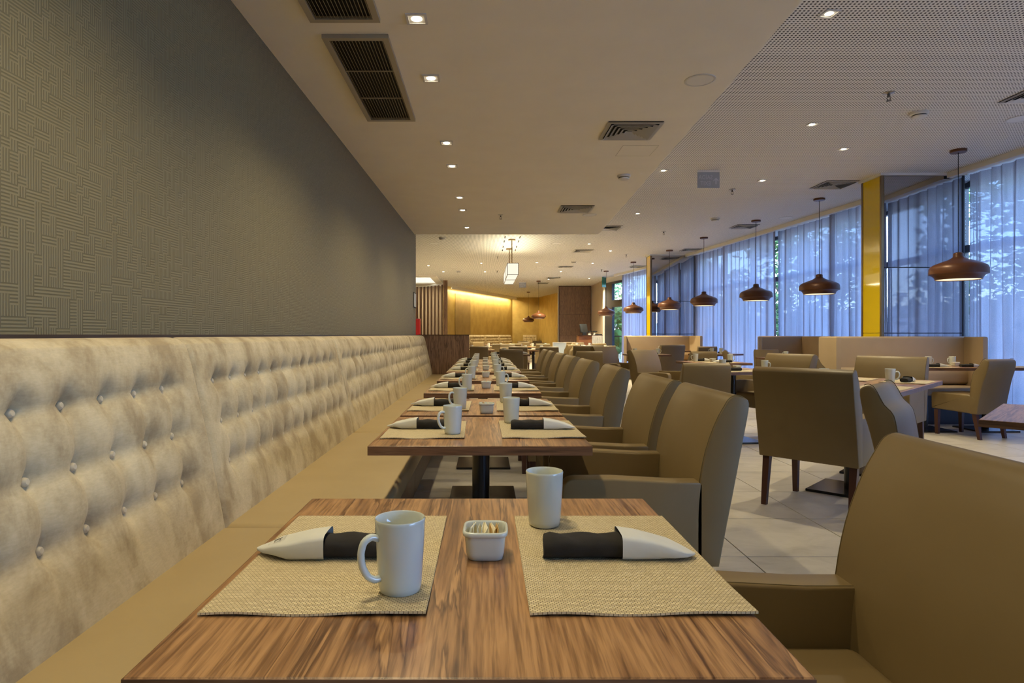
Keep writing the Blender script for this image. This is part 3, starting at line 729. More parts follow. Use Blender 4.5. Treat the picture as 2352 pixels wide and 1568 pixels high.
def bowl(label):
    t = thing('sugar_bowl', label, 'bowl')
    def sq(r, z, n=40, e=.42):
        o = []
        for k in range(n):
            a = 2*PI*k/n; c, s = math.cos(a), math.sin(a); o.append((r*math.copysign(abs(c)**e, c), r*math.copysign(abs(s)**e, s), z))
        return o
    secs = [sq(.027, 0), sq(.0295, .002), sq(.0318, .012), sq(.0342, .038), sq(.0345, .0395), sq(.0375, .0415), sq(.0378, .046), sq(.0365, .0482), sq(.0345, .0485), sq(.0325, .046), sq(.0310, .036), sq(.0285, .010), sq(.025, .006)]
    obj('dish', loft(new(), secs), 'mug', t, smooth=60); return t
def sachet_(kind):
    def mk(label):
        b = new(); n = 6; rows = []
        for j in range(n+1):
            v = j/n; th = .0016*math.sin(PI*min(1, max(0, v)))**.5+.0002
            wob = .0025*math.sin(v*3.1); rows.append([(-.017+.0*v, wob-th, .044*v), (0, wob-th*1.6, .044*v), (.017, wob-th, .044*v), (.017, wob+th, .044*v), (0, wob+th*1.6, .044*v), (-.017, wob+th, .044*v)])
        o = obj('sugar_sachet', loft(b, rows), 'sachet_a' if kind == 'a' else 'sachet_b'); return tag(o, label, 'sachet')
    return mk
def J(a): return rnd.uniform(-a, a)
ZT = .7502
def put_napkin(label, x, y, z, rz, logo=False):
    o = place('napkin', napkin, label, (x, y, z), rz, 'rolled napkins in paper sleeves'); return o
for i, ty in enumerate(TYS):
    c = ty+TD/2; n_ = 'the %s table of the banquette row' % TN[i]; a = 0 if i == 0 else 1
    place('mat', placemat_, 'woven beige placemat on the banquette side of ' + n_, (-.2285, c+J(.01)*a, ZT), J(.015)*a, 'woven placemats')
    place('mat', placemat_, 'woven beige placemat on the armchair side of ' + n_, (.2085, c+J(.01)*a, ZT), J(.015)*a, 'woven placemats')
    zt = ZT+.0034
    put_napkin('black napkin in white paper sleeve, banquette side of ' + n_, -.262+J(.006)*a, c-.002+J(.015)*a, zt, PI+J(.04)*a)
    put_napkin('black napkin in white paper sleeve, armchair side of ' + n_, .222+J(.006)*a, c-.002+J(.015)*a, zt, J(.05)*a)
    place('mug', mug, 'white mug on the banquette side of ' + n_, (-.1225+J(.006)*a, c-.147+J(.02)*a, zt), math.radians(214+J(6)*a), 'white mugs')
    place('mug', mug, 'white mug on the armchair side of ' + n_, (.114+J(.008)*a, c+.161+J(.02)*a, zt), math.radians((62, 62, 62, 20, 10, 15, 5, 350, 0)[i]), 'white mugs')
    if i == 1: continue
    by = {0: 1.045, 2: 2.955, 3: 4.33, 4: 5.45}.get(i, c)
    place('bowl', bowl, 'square white sugar bowl on ' + n_, (.0 if i == 0 else .003+J(.005), by, ZT), J(.05), 'square white sugar bowls')
    if i == 0:
        WH = ['leftmost', 'second from left', 'third from left', 'fourth from left', 'fifth from left', 'sixth from left', 'seventh from left', 'eighth from left', 'ninth from left', 'rightmost']
        for k in range(10):
            kind = 'a' if k < 7 else 'b'
            o = place('sachet'+kind, sachet_(kind), '%s %s sachet in the nearest sugar bowl' % (WH[k], 'cream' if kind == 'a' else 'amber'), (-.0215+.0048*k, by+J(.004), ZT+.0068), PI/2+J(.25), 'sachets in the nearest sugar bowl')
            o.rotation_euler.x = J(.22)
    elif i in (2, 3, 4):
        for k in range(3):
            kind = 'a' if k != 1 else 'b'
            o = place('sachet'+kind, sachet_(kind), '%s sachet in the sugar bowl on %s' % (('left', 'middle', 'right')[k], n_), (-.014+.014*k, by, ZT+.0068), PI/2+J(.2), 'sachets in the farther sugar bowls')
            o.rotation_euler.x = J(.2)
# monogram box printed on the nearest left sleeve
nk = [o for o in COL.objects if o.get('label', '') == 'black napkin in white paper sleeve, banquette side of the nearest table of the banquette row'][0]
slv = [o for o in COL.objects if o.parent == nk and o.name.startswith('paper_sleeve')][0]
lg = new()
for x0, x1, y0, y1 in ((.073, .0735, -.016, .012), (.0965, .097, -.016, .012), (.073, .097, -.016, -.0155), (.073, .097, .0115, .012)):
    nseg = 6
    for s in range(nseg):
        def zz(x): return .0330 - (x-.06)*.37
        xa, xb = x0+(x1-x0)*s/nseg, x0+(x1-x0)*(s+1)/nseg; ya, yb = (y0, y1)
        lg.faces.new([lg.verts.new((xa, ya, zz(xa))), lg.verts.new((xb, ya, zz(xb))), lg.verts.new((xb, yb, zz(xb))), lg.verts.new((xa, yb, zz(xa)))])
g = obj('monogram_box', lg, 'ink', slv, smooth=0)
tm = text_mesh('JC', .017); tm.materials.append(M['ink']); g2 = inst('monogram', tm, slv, (.085, -.002, .0165))
g2.matrix_local = Matrix.Translation((.085, -.002, .0239)) @ Matrix.Rotation(math.radians(20.3), 4, 'Y') @ Matrix.Rotation(PI/2, 4, 'Z')
# ------------------------------------------------------------------ right hand dining area: tables
G2 = 'pedestal tables in the open room'
def rtable(kind, label, x, y, rz, w=.75, d=.75, posts=((0, 0),)):
    return place(kind, lambda l: pedestal_table(l, w, d, posts), label, (x, y, 0), math.radians(rz), G2)
rtable('rt_long', 'long walnut table set diagonally behind the dark backed armchair', 2.90, 4.76, -45, .74, 1.5, ((0, -.40), (0, .40)))
rtable('rt_edge', 'walnut table with bluish sheen cut by the right edge of the photo', 2.76, 2.76, -45, .80, .90)
rtable('rt_wide', 'wide walnut table in front of the nearest booth under the nearest pendant', 5.55, 7.36, 0, 1.5, .74, ((-.36, 0), (.36, 0)))
SQ = [(2.62, 6.60, 8, 'walnut table left of the diagonal long table, with white sugar bowl'), (3.12, 8.55, 4, 'walnut table behind the cream lit chair, middle of the room'),
      (4.95, 10.1, 12, 'walnut table in front of the second booth'), (4.55, 12.3, 40, 'walnut table by the curtain, left of the second booth'), (4.45, 15.0, 0, 'walnut table in front of the farthest booth'),
      (.47, 12.12, 0, 'walnut table just beyond the end of the banquette row'), (3.1, 12.0, 0, 'walnut table beyond the cream lit chairs'), (-.15, 15.5, 0, 'walnut table beyond the half wall, at its right'),
      (1.2, 15.6, 0, 'walnut table two rows beyond the banquette, middle of the back room'), (2.9, 16.2, 0, 'walnut table left of the farthest booth in the back room'),
      (.3, 19.6, 0, 'walnut table in the deep back room, left'), (1.7, 19.8, 0, 'walnut table in the deep back room, centre'), (3.2, 20.4, 0, 'walnut table in the deep back room, right'),
      (-.2, 24.0, 20, 'walnut table before the far tufted seats, left'), (1.5, 24.6, 10, 'walnut table before the far tufted seats, centre'), (2.4, 29.5, 10, 'walnut table before the far gold back wall')]
for x, y, r, t in SQ: rtable('rt_sq', t, x, y, r)
def setting(tag_, x, y, rz, items):
    """items: (kind, dx, dy, angle) in the table's own frame"""
    a = math.radians(rz); c, s = math.cos(a), math.sin(a)
    cnt_ = {}
    for kind, dx, dy, an in items:
        wx_, wy_ = x+c*dx-s*dy, y+s*dx+c*dy; r = a+math.radians(an)
        k = cnt_[kind] = cnt_.get(kind, 0)+1
        side = {1: 'first', 2: 'second', 3: 'third', 4: 'fourth'}[k]
        where = ('left front ' if dx < -.02 and dy < 0 else 'left rear ' if dx < -.02 else 'right front ' if dx > .02 and dy < 0 else 'right rear ' if dx > .02 else 'front ' if dy < -.02 else 'rear ' if dy > .02 else 'middle ')
        if kind == 'mat': place('mat', placemat_, 'beige placemat at the %sof %s' % (where, tag_), (wx_, wy_, ZT), r, 'woven placemats')
        if kind == 'mug': place('mug', mug, 'white mug at the %sof %s' % (where, tag_), (wx_, wy_, ZT+.0034), r, 'white mugs')
        if kind == 'nap': put_napkin('rolled black napkin at the %sof %s' % (where, tag_), wx_, wy_, ZT+.0034, r)
        if kind == 'bowl': place('bowl', bowl, 'white sugar bowl at the %sof %s' % (where, tag_), (wx_, wy_, ZT), r, 'square white sugar bowls')
STD = [('mat', 0, -.21, 90), ('mat', 0, .21, 90), ('nap', .03, -.23, 180), ('nap', -.03, .23, 0), ('mug', .19, -.12, -20), ('mug', -.19, .12, 160), ('bowl', .0, .0, 0)]
setting('the long diagonal table', 2.90, 4.76, -45, [('mat', -.20, -.30, 0), ('mat', .20, -.40, 0), ('mat', .2, .4, 0), ('mat', -.2, .42, 0), ('mug', -.25, -.12, 45), ('nap', -.2, -.32, 90), ('nap', .2, .4, 90), ('mug', .12, .22, 10)])
setting('the wide table by the nearest booth', 5.55, 7.36, 0, [('mat', -.42, -.20, 90), ('mat', .05, .2, 90), ('mat', .5, -.2, 90), ('nap', -.36, -.22, 0), ('nap', 0, -.25, 0), ('mug', -.20, .16, 0), ('mug', .12, .2, 180), ('bowl', .02, .02, 0)])
setting('the table left of the diagonal one', 2.62, 6.60, 8, [('mat', 0, -.21, 90), ('mat', 0, .21, 90), ('nap', -.15, -.2, 180), ('nap', .0, .25, 0), ('bowl', .04, -.02, 0), ('mug', .24, -.20, -60), ('mug', -.08, .06, 90)])
setting('the table behind the cream lit chair', 3.12, 8.55, 4, STD)
setting('the table in front of the second booth', 4.95, 10.1, 12, [('mat', 0, -.21, 90), ('mat', .0, .21, 90), ('mug', -.18, -.12, 170), ('nap', 0, .05, 180), ('nap', .26, .24, 180), ('bowl', -.2, .2, 0)])
setting('the curtain side table', 4.55, 12.3, 0, [('mat', 0, -.21, 90), ('mat', .0, .21, 90), ('nap', -.22, -.15, 180), ('mug', -.04, .1, 180), ('mug', .15, .12, 0), ('nap', .25, .2, 0), ('bowl', .1, -.05, 0)])
setting('the table of the farthest booth', 4.45, 15.0, 0, STD)
setting('the table beyond the banquette row', .47, 12.12, 0, [('mat', -.22, 0, 0), ('mat', .22, 0, 0), ('nap', -.25, -.05, 180), ('nap', .25, -.03, 0), ('mug', -.10, .22, 180), ('nap', -.25, .10, 180), ('nap', .25, .13, 0)])
for nm, x, y in (('the table beyond the cream lit chairs', 3.1, 12.0), ('the table right of the half wall', -.15, 15.5), ('the middle table of the back room', 1.2, 15.6), ('the table left of the farthest booth', 2.9, 16.2), ('the left deep back table', .3, 19.6), ('the central deep back table', 1.7, 19.8), ('the right deep back table', 3.2, 20.4)):
    setting(nm, x, y, 0, STD)
# ------------------------------------------------------------------ right hand dining area: chairs
G3 = 'leather look chairs in the open room'
CH = [('armchair', 2.23, 4.12, 42, 'armchair seen from behind with dark wide back at the end of the diagonal table'), ('armchair', 3.72, 5.86, 222, 'armchair facing the camera at the far end of the diagonal table'),
      ('side_chair', 2.32, 3.10, -45, 'narrow chair with pale blue lit back front, right beside the dark backed armchair'), ('side_chair', 4.30, 7.52, -20, 'chair with pale blue lit back front before the dark booth wing'),
      ('side_chair', 5.38, 6.94, 108, 'pale grey lit side chair, back to the camera, at the right booth table'), ('side_chair', 6.06, 6.42, 205, 'side chair cut by the right edge of the photo beside the pale grey chair'),
      ('side_chair', 2.06, 6.0, 82, 'dark tan chair seen from behind, left of the dark backed armchair'), ('armchair', 3.08, 6.75, 205, 'armchair half hidden behind the dark backed armchair at its left'),
      ('armchair', 2.42, 8.50, -48, 'cream lit chair, brightest back left of the room middle'), ('armchair', 2.36, 11.15, -52, 'second cream lit chair further back, left of the brightest one'),
      ('side_chair', 4.30, 10.30, -22, 'grey lit chair with curved top left of the second booth'), ('side_chair', 4.95, 10.72, 265, 'pale chair facing the camera before the second booth'),
      ('side_chair', 3.40, 10.1, 95, 'tan chair back in the middle, below the far column'), ('side_chair', 4.95, 14.2, 90, 'small tan chair in front of the farthest booth, right'),
      ('armchair', 3.85, 13.5, 110, 'grey backed armchair in front of the farthest booth, left'), ('armchair', 2.02, 12.6, 92, 'large grey backed armchair behind the banquette row armchairs'),
      ('side_chair', 1.66, 10.25, 90, 'small brown chair back in front of the large grey one'), ('side_chair', .46, 11.45, 90, 'brown chair back at the end of the banquette table row'),
      ('side_chair', -.25, 12.9, 0, 'narrow chair seen from the side, just right of the half wall'), ('side_chair', -.15, 14.7, 90, 'tan chair back beyond the half wall, near the narrow side view chair'),
      ('side_chair', .72, 14.3, 92, 'tan chair back in the middle of the back room, left one of two'), ('side_chair', 1.42, 14.1, 88, 'tan chair back in the middle of the back room, right one of two'),
      ('side_chair', 1.95, 15.7, 180, 'chair at the right of the middle back table facing left'), ('side_chair', .62, 17.4, 268, 'chair facing the camera in the back room'),
      ('side_chair', 2.9, 15.2, 90, 'chair back left of the farthest booth in the back room'), ('side_chair', 2.2, 17.0, 120, 'chair turned half left in the back room'),
      ('side_chair', .35, 18.6, 100, 'blue lit chair back in the deep back room, left'), ('side_chair', -.3, 18.4, 10, 'chair seen from the side in the deep back room'),
      ('side_chair', 1.05, 18.9, 60, 'chair turned right in the deep back room, middle'), ('side_chair', 1.7, 18.7, 90, 'chair back in the deep back room, centre'),
      ('side_chair', 2.45, 19.6, 180, 'chair facing left in the deep back room, right of centre'), ('side_chair', 3.2, 21.4, 265, 'chair facing the camera in the deep back room, right'),
      ('side_chair', 3.45, 19.2, 90, 'small pale chair near the reception desk, left'), ('side_chair', 3.05, 22.9, 90, 'small pale chair near the reception desk, right'),
      ('side_chair', -.2, 23.1, 80, 'chair before the far tufted seats, left'), ('side_chair', 1.4, 23.6, 95, 'chair before the far tufted seats, centre'), ('side_chair', 1.55, 25.7, 270, 'chair facing the camera before the far gold wall'),
      ('side_chair', 2.35, 28.6, 90, 'chair before the far gold back wall')]
for k, x, y, h, t in CH: put_chair(k, t, x, y, h, G3)
# ------------------------------------------------------------------ booths
def booth(label, xl, xr, yb, dl=.40, dr=.40, spl=0, spr=0):
    """a high backed bench facing the camera side, with two wings"""
    t = thing('booth_bench', label, 'booth', (0, 0, 0)); z1 = 1.10
    obj('backrest', box(new(), xl, xr, yb, yb+.10, .44, z1, .03, 4), 'booth', t)
    lower = rounded([(yb-.02, .46), (yb-.075, .50), (yb-.075, .62), (yb+.01, .70), (yb+.01, .46)], [0, .02, .03, 0, 0])
    obj('lumbar_roll', prism(new(), lower, 'x', xl+.02, xr-.02, .005, 1), 'booth', t, smooth=50)
    for sx, d_, sp_ in ((xl, dl, spl), (xr, dr, spr)):
        s = 1 if sx == xl else -1; w = .06
        pts = [(sx-s*.005, yb+.09), (sx+sp_-s*.0, yb-d_), (sx+sp_+s*w, yb-d_), (sx+s*w, yb+.03)]
        if s < 0: pts = pts[::-1]
        obj('wing', prism(new(), pts, 'z', .1, z1-.002, .02, 3), 'booth', t, smooth=50)
    obj('seat', box(new(), xl+.08, xr-.08, yb-.50, yb, .36, .46, .03, 4), 'booth', t)
    obj('base', box(new(), xl+.09, xr-.09, yb-.44, yb+.09, 0, .36), 'frame', t, smooth=0)
booth('nearest long booth bench below the nearer mirror column', 4.47, 6.40, 8.25, .32, .32)
booth('second booth bench, left of the nearest one by the curtain', 5.18, 6.03, 11.75, .55, 1.05, -.27, .03)
booth('farthest booth bench below the far mirror column', 3.58, 5.30, 16.0, .45, .75, -.12, .02)
# ------------------------------------------------------------------ pendants
SHP = [(.044, .315), (.052, .305), (.050, .285), (.056, .265), (.10, .237), (.18, .207), (.245, .180), (.277, .158), (.290, .130), (.293, .085), (.292, .066), (.284, .062), (.266, .056), (.243, .036), (.232, .012), (.229, .0)]
def pendant(label):
    t = thing('pendant_lamp', label, 'lamp')
    inner = [(r-.006, z) for r, z in SHP[::-1]]
    sh = obj('shade', lathe(new(), SHP+inner[0:1]+inner[1:8], 56), 'copper', t, smooth=50)
    obj('diffuser', lathe(new(), [(0, .008), (.222, .008), (.222, .012), (0, .012)], 40), 'shade_in', t)
    obj('cap', lathe(new(), [(0, .325), (.03, .322), (.046, .312), (.046, .30)], 24), 'copper', t)
    obj('cord', tube(new(), [(0, 0, .32), (0, 0, ZC-1.77-.03)], .0045, 6), 'black', t)
    obj('ceiling_rose', lathe(new(), [(0, ZC-1.77), (.085, ZC-1.77), (.085, ZC-1.77-.026), (.08, ZC-1.77-.032), (0, ZC-1.77-.032)], 28), 'copper', t)
    spot(t, (0, 0, -.005), P_PENDANT, 130, .6, (1, .68, .34), .12)
    return t
PD = [(5.575, 7.34, 'nearest brown pendant lamp, right of the yellow column'), (5.34, 9.96, 'second brown pendant lamp from the right'), (5.15, 11.85, 'third brown pendant lamp from the right'), (4.885, 13.92, 'fourth brown pendant lamp, right edge of the far mirror column'),
      (4.73, 16.0, 'fifth brown pendant lamp, in front of the far mirror'), (4.42, 18.6, 'sixth brown pendant lamp, just left of the far yellow column'), (4.11, 21.2, 'seventh brown pendant lamp, in front of the garden door'),
      (2.14, 25.1, 'brown pendant lamp before the gold wall, right and higher one of two'), (2.18, 31.6, 'brown pendant lamp before the gold wall, left and smaller one of two')]
for x, y, t in PD: place('pendant', pendant, t, (x, y, 1.77), 0, 'brown pendant lamps')
KID_SPOT = True
# box lantern
bl = thing('box_lantern', 'long glowing box lantern hanging on two rods', 'lamp', (.603, 15.0, 2.44))
for k, (y0, y1) in enumerate(((-1.33, 0), (0, 1.33))):
    obj('shade_panel', box(new(), -.122, .122, y0+.012, y1-.012, .012, .25), 'lightbox', bl, smooth=0)
fr = new()
for x in (-.127, .115):
    for z in (0, .25): box(fr, x, x+.012, -1.33, 1.33, z, z+.012)
for y in (-1.335, -.006, 1.323):
    for z in (0, .25): box(fr, -.127, .127, y, y+.012, z, z+.012)
    for x in (-.127, .115): box(fr, x, x+.012, y, y+.012, 0, .262)
obj('frame', fr, 'gold', bl, smooth=0)
for y in (-.80, .70):
    obj('rod', tube(new(), [(0, y, .26), (0, y, ZC-2.44)], .012, 8), 'gold', bl); obj('ceiling_rose', lathe(new(), [(0, 0), (.085, 0), (.085, .03), (0, .03)], 20, (0, y, ZC-2.44-.03)), 'gold', bl)
L = bpy.data.lights.new('lamp_light', 'AREA'); L.shape = 'RECTANGLE'; L.size = .24; L.size_y = 2.6; L.energy = 26; L.color = (1, .85, .55)
lo = bpy.data.objects.new('lamp_light', L); COL.objects.link(lo); lo.parent = bl; lo.location = (0, 0, -.01)
L = bpy.data.lights.new('lamp_light', 'AREA'); L.shape = 'RECTANGLE'; L.size = .24; L.size_y = 2.6; L.energy = 16; L.color = (1, .85, .55)
lo = bpy.data.objects.new('lamp_light', L); COL.objects.link(lo); lo.parent = bl; lo.location = (0, 0, .275); lo.rotation_euler = (PI, 0, 0)
for yy in (14.2, 15.7):
    for dx in (-.165, .165):
        for dy in (-.32, .3): obj('ceiling_slot', box(new(), .603+dx-.012, .603+dx+.012, yy+dy-.14, yy+dy+.14, ZC-.006, ZC), 'dark', perf, smooth=0)
# ------------------------------------------------------------------ ceiling fittings
def downlight(power):
    def mk(label):
        t = thing('downlight', label, 'light'); f = new(); s = .052
        for x0, x1, y0, y1 in ((-s, s, -s, -s+.012), (-s, s, s-.012, s), (-s, -s+.012, -s+.012, s-.012), (s-.012, s, -s+.012, s-.012)): box(f, x0, x1, y0, y1, -.006, 0)
        obj('frame', f, 'white', t, smooth=0)
        obj('reflector', box(new(), -s+.012, s-.012, -s+.012, s-.012, -.002, -.0005), 'alu', t, smooth=0)
        obj('bulb', lathe(new(), [(0, -.0065), (.022, -.006), (.027, -.0025), (.027, -.002)], 20), 'lamp', t)
        spot(t, (0, 0, -.02), power, 126, .9)
        return t
    return mk
DL = [3.11, 3.83, 5.12, 5.82, 7.15, 7.87, 9.15]
WD = ['nearest', 'second', 'third', 'fourth', 'fifth', 'sixth', 'farthest']
for i, y in enumerate(DL): place('dl_soffit', downlight(P_SOFFIT), '%s square downlight in the line on the plain ceiling' % WD[i], (-.345+.0117*(y-3), y, ZS), 0, 'downlights in the plain ceiling')
for i, y in enumerate((1.81, 1.10, -.2)): place('dl_soffit', downlight(P_SOFFIT), 'square downlight on the plain ceiling above the frame, %s from the banquette tables' % ORD[i], (-.36, y, ZS), 0, 'downlights in the plain ceiling')
k_ = 1.38
OP = [(1.69, 3.06, 'nearest downlight in the perforated ceiling, top right'), (2.45, 4.67, 'second downlight in the perforated ceiling, below the nearest'), (2.83, 6.365, 'downlight right of the hanging sign'), (1.71, 5.98, 'downlight left of the hanging sign'),
      (1.98, 8.10, 'downlight near the corner of the plain ceiling'), (1.8, 10.8, 'downlight past the end of the plain ceiling, right'), (2.35, 11.7, 'downlight past the end of the plain ceiling, far right'), (2.36, 13.7, 'downlight left of the far column'),
      (1.88, 15.5, 'downlight between two far air diffusers'), (1.12, 13.57, 'downlight right of the box lantern'), (-.09, 13.7, 'downlight left of the box lantern'), (-.01, 15.55, 'small downlight left of the box lantern bottom'),
      (-1.3, 14.2, 'downlight in the far left ceiling'), (-1.05, 15.55, 'second downlight in the far left ceiling'), (1.79, 17.65, 'farthest downlight before the wood wall'), (2.9, 17.4, 'farthest downlight near the garden door')]
for x, y, t in OP: place('dl_open' if y < 9 else 'dl_far', downlight(P_OPEN if y < 9 else P_FAR), t, (x*k_, y*k_, ZC), .12, 'downlights in the perforated ceiling')
for i, (x, y) in enumerate(((4.6, 1.2), (4.6, 4.2), (4.2, 7.3))): place('dl_open', downlight(P_OPEN), 'added fill downlight in the perforated ceiling, %s' % ORD[i], (x, y, ZC), .12)  # invented lamps, added to brighten the right side near the camera
def grille(label):
    t = thing('air_grille', label, 'vent'); w, d, f_ = .175, .64, .032
    obj('backing', box(new(), -w+.01, w-.01, -d+.01, d-.01, -.003, -.0005), 'dark', t, smooth=0)
    f = new()
    for x0, x1, y0, y1 in ((-w, w, -d, -d+f_), (-w, w, d-f_, d), (-w, -w+f_, -d+f_, d-f_), (w-f_, w, -d+f_, d-f_)): box(f, x0, x1, y0, y1, -.022, 0)
    obj('frame', f, 'grille', t, smooth=0)
    me = None; n = 16
    for k in range(n):
        x = -w+f_+(2*w-2*f_)*(k+.5)/n
        if me is None: o = obj('blade', prism(new(), [(-.0052, -.004), (-.0035, -.004), (.0052, -.018), (.0035, -.018)], 'y', -d+f_, d-f_), 'grille', t, (x, 0, 0), smooth=0); me = o.data
        else: inst('blade', me, t, (x, 0, 0))
    for y in (-.21, .21): obj('cross_bar', box(new(), -w+f_, w-f_, y-.004, y+.004, -.016, -.010), 'grille', t, smooth=0)
    return t
place('grille', grille, 'long ceiling grille fully in view on the plain ceiling', (-.686, 3.91, ZS), 0, 'long ceiling grilles')
place('grille', grille, 'long ceiling grille cut by the top edge of the photo', (-.70, 2.47, ZS), 0, 'long ceiling grilles')
def diffuser(label):
    t = thing('air_diffuser', label, 'vent'); s = .21
    obj('backing', box(new(), -s+.005, s-.005, -s+.005, s-.005, -.002, -.0004), 'dark', t, smooth=0)
    me = None
    for k in range(6):
        a = s-.033*k; b = a-.030 if k == 0 else a-.027; z0 = -.003 if k else -.012; z1 = -.013
        f = new(); pts = [(a, -.013), (b, -.002 if k else -.009)]
        R = []
        for r_, z in ((a, -.022 if k else -.010), (b, -.004 if k else -.012)):
            R.append([f.verts.new(p) for p in ((-r_, -r_, z), (r_, -r_, z), (r_, r_, z), (-r_, r_, z))])
        for i in range(4): f.faces.new((R[0][i], R[0][(i+1) % 4], R[1][(i+1) % 4], R[1][i]))
        bmesh.ops.solidify(f, geom=f.faces[:], thickness=.0015)
        obj('rim' if k == 0 else 'vane', f, 'alu', t, smooth=0)
    return t
for x, y, z, t, s in [(1.117, 4.81, ZS, 'nearest square air diffuser on the plain ceiling', 1), (1.13, 7.8, ZS, 'second square air diffuser on the plain ceiling', 1), (3.665*1.38, 6.54*1.38, ZC, 'square air diffuser directly left of the yellow column top', 1.15),
      (3.765*1.38, 9.06*1.38, ZC, 'square air diffuser above the third pendant', 1.1), (3.66*1.38, 4.05*1.38, ZC, 'square air diffuser cut by the right edge of the photo', 1.2), (3.81*1.38, 11.57*1.38, ZC, 'square air diffuser above the far mirror column', 1.1),
      (1.8*1.38, 9.2*1.38, ZC, 'square air diffuser just past the plain ceiling corner', 1.3), (1.835*1.38, 11.68*1.38, ZC, 'square air diffuser in the row right of the box lantern', 1.2), (1.855*1.38, 14.45*1.38, ZC, 'far square air diffuser right of the box lantern', 1.2),
      (1.88*1.38, 17.2*1.38, ZC, 'farther square air diffuser before the wood wall', 1.2), (3.5*1.38, 14.35*1.38, ZC, 'square air diffuser left of the far column top', 1.1), (1.75*1.38, 19.0*1.38, ZC, 'smallest farthest square air diffuser', 1.2)]:
    place('diffuser', diffuser, t, (x, y, z), 0, 'square air diffusers', (s, s, 1))
def speaker(label):
    t = thing('ceiling_speaker', label, 'speaker')
    obj('ring', lathe(new(), [(.094, 0), (.094, -.004), (.088, -.006), (.080, -.005), (.080, 0)], 40), 'white', t)
    obj('mesh', lathe(new(), [(0, -.0045), (.080, -.004)], 40), 'alu', t); return t
for x, y, z, t in [(1.33, 3.86, ZS, 'nearest round speaker on the plain ceiling'), (1.37, 8.19, ZS, 'second round speaker on the plain ceiling'), (4.05*k_, 8.4*k_, ZC, 'round speaker above the third pendant'), (3.91*k_, 4.55*k_, ZC, 'round speaker cut by the right edge of the photo'),
      (-.88*k_, 10.74*k_, ZC, 'round speaker just past the wallpapered wall end'), (1.23*k_, 10.74*k_, ZC, 'round speaker right of the box lantern'), (-.73*k_, 14.5*k_, ZC, 'far round speaker at left'), (1.27*k_, 14.5*k_, ZC, 'far round speaker right of the box lantern')]:
    place('speaker', speaker, t, (x, y, z), 0, 'round ceiling speakers', (1, 1, 1) if z == ZS else (1.3, 1.3, 1))
def smoke(label):
    t = thing('smoke_detector', label, 'detector')
    obj('base', lathe(new(), [(.064, 0), (.064, -.018), (.056, -.024), (0, -.024)], 32), 'plastic', t)
    obj('gap_ring', lathe(new(), [(.050, -.023), (.050, -.032)], 28), 'dark', t)
    obj('head', lathe(new(), [(0, -.031), (.053, -.031), (.051, -.039), (.036, -.047), (0, -.049)], 32), 'plastic', t); return t
for x, y, z, t in [(1.37, 6.16, ZS, 'smoke detector on the plain ceiling'), (3.08*k_, 4.42*k_, ZC, 'nearest smoke detector on the perforated ceiling, right'), (3.11*k_, 8.43*k_, ZC, 'smoke detector above the third and fourth pendants'),
      (-.66*k_, 15.4*k_, ZC, 'far smoke detector left of the box lantern'), (-.70*k_, 10.1*k_, ZC, 'smoke detector just past the plain ceiling, left'), (1.9*k_, 13.4*k_, ZC, 'far smoke detector right of the box lantern')]:
    place('smoke', smoke, t, (x, y, z), 0, 'smoke detectors', (1, 1, 1) if z == ZS else (1.25, 1.25, 1.25))
def sprinkler(label):
    t = thing('sprinkler', label, 'sprinkler')
    obj('escutcheon', lathe(new(), [(.036, 0), (.036, -.004), (.012, -.010), (0, -.010)], 20), 'chrome', t)
    b = tube(new(), [(0, 0, -.008), (0, 0, -.030)], .009, 8)
    for s in (-1, 1): tube(b, [(s*.006, 0, -.028), (s*.014, 0, -.040), (s*.004, 0, -.055)], .0025, 5)
    obj('body', b, 'sprink', t); obj('deflector', lathe(new(), [(0, -.055), (.016, -.055), (.016, -.058), (0, -.058)], 16), 'sprink', t); return t
for x, y, z, t in [(.2, 8.19, ZS, 'sprinkler on the plain ceiling'), (2.63*k_, 4.06*k_, ZC, 'nearest sprinkler on the perforated ceiling'), (2.68*k_, 6.76*k_, ZC, 'sprinkler right below the hanging sign'), (2.72*k_, 9.5*k_, ZC, 'sprinkler above the fourth pendant'),
      (.245*k_, 12.5*k_, ZC, 'sprinkler left of the box lantern'), (2.76*k_, 12.2*k_, ZC, 'sprinkler left of the far column'), (.29*k_, 15.3*k_, ZC, 'far sprinkler left of the box lantern'), (2.8*k_, 15*k_, ZC, 'far sprinkler near the garden door')]:
    place('sprinkler', sprinkler, t, (x, y, z), 0, 'ceiling sprinklers', (1, 1, 1) if z == ZS else (1.3, 1.3, 1.3))
hx = thing('access_hatch', 'flush square access hatch on the plain ceiling', 'hatch', (1.297, 5.345, ZS))
f = new()
for x0, x1, y0, y1 in ((-.15, .15, -.155, -.152), (-.15, .15, .152, .155), (-.15, -.147, -.152, .152), (.147, .15, -.152, .152)): box(f, x0, x1, y0, y1, -.0012, 0)
obj('joint', f, 'grille', hx, smooth=0); obj('lid', box(new(), -.147, .147, -.152, .152, -.0008, 0), 'plaster', hx, smooth=0)
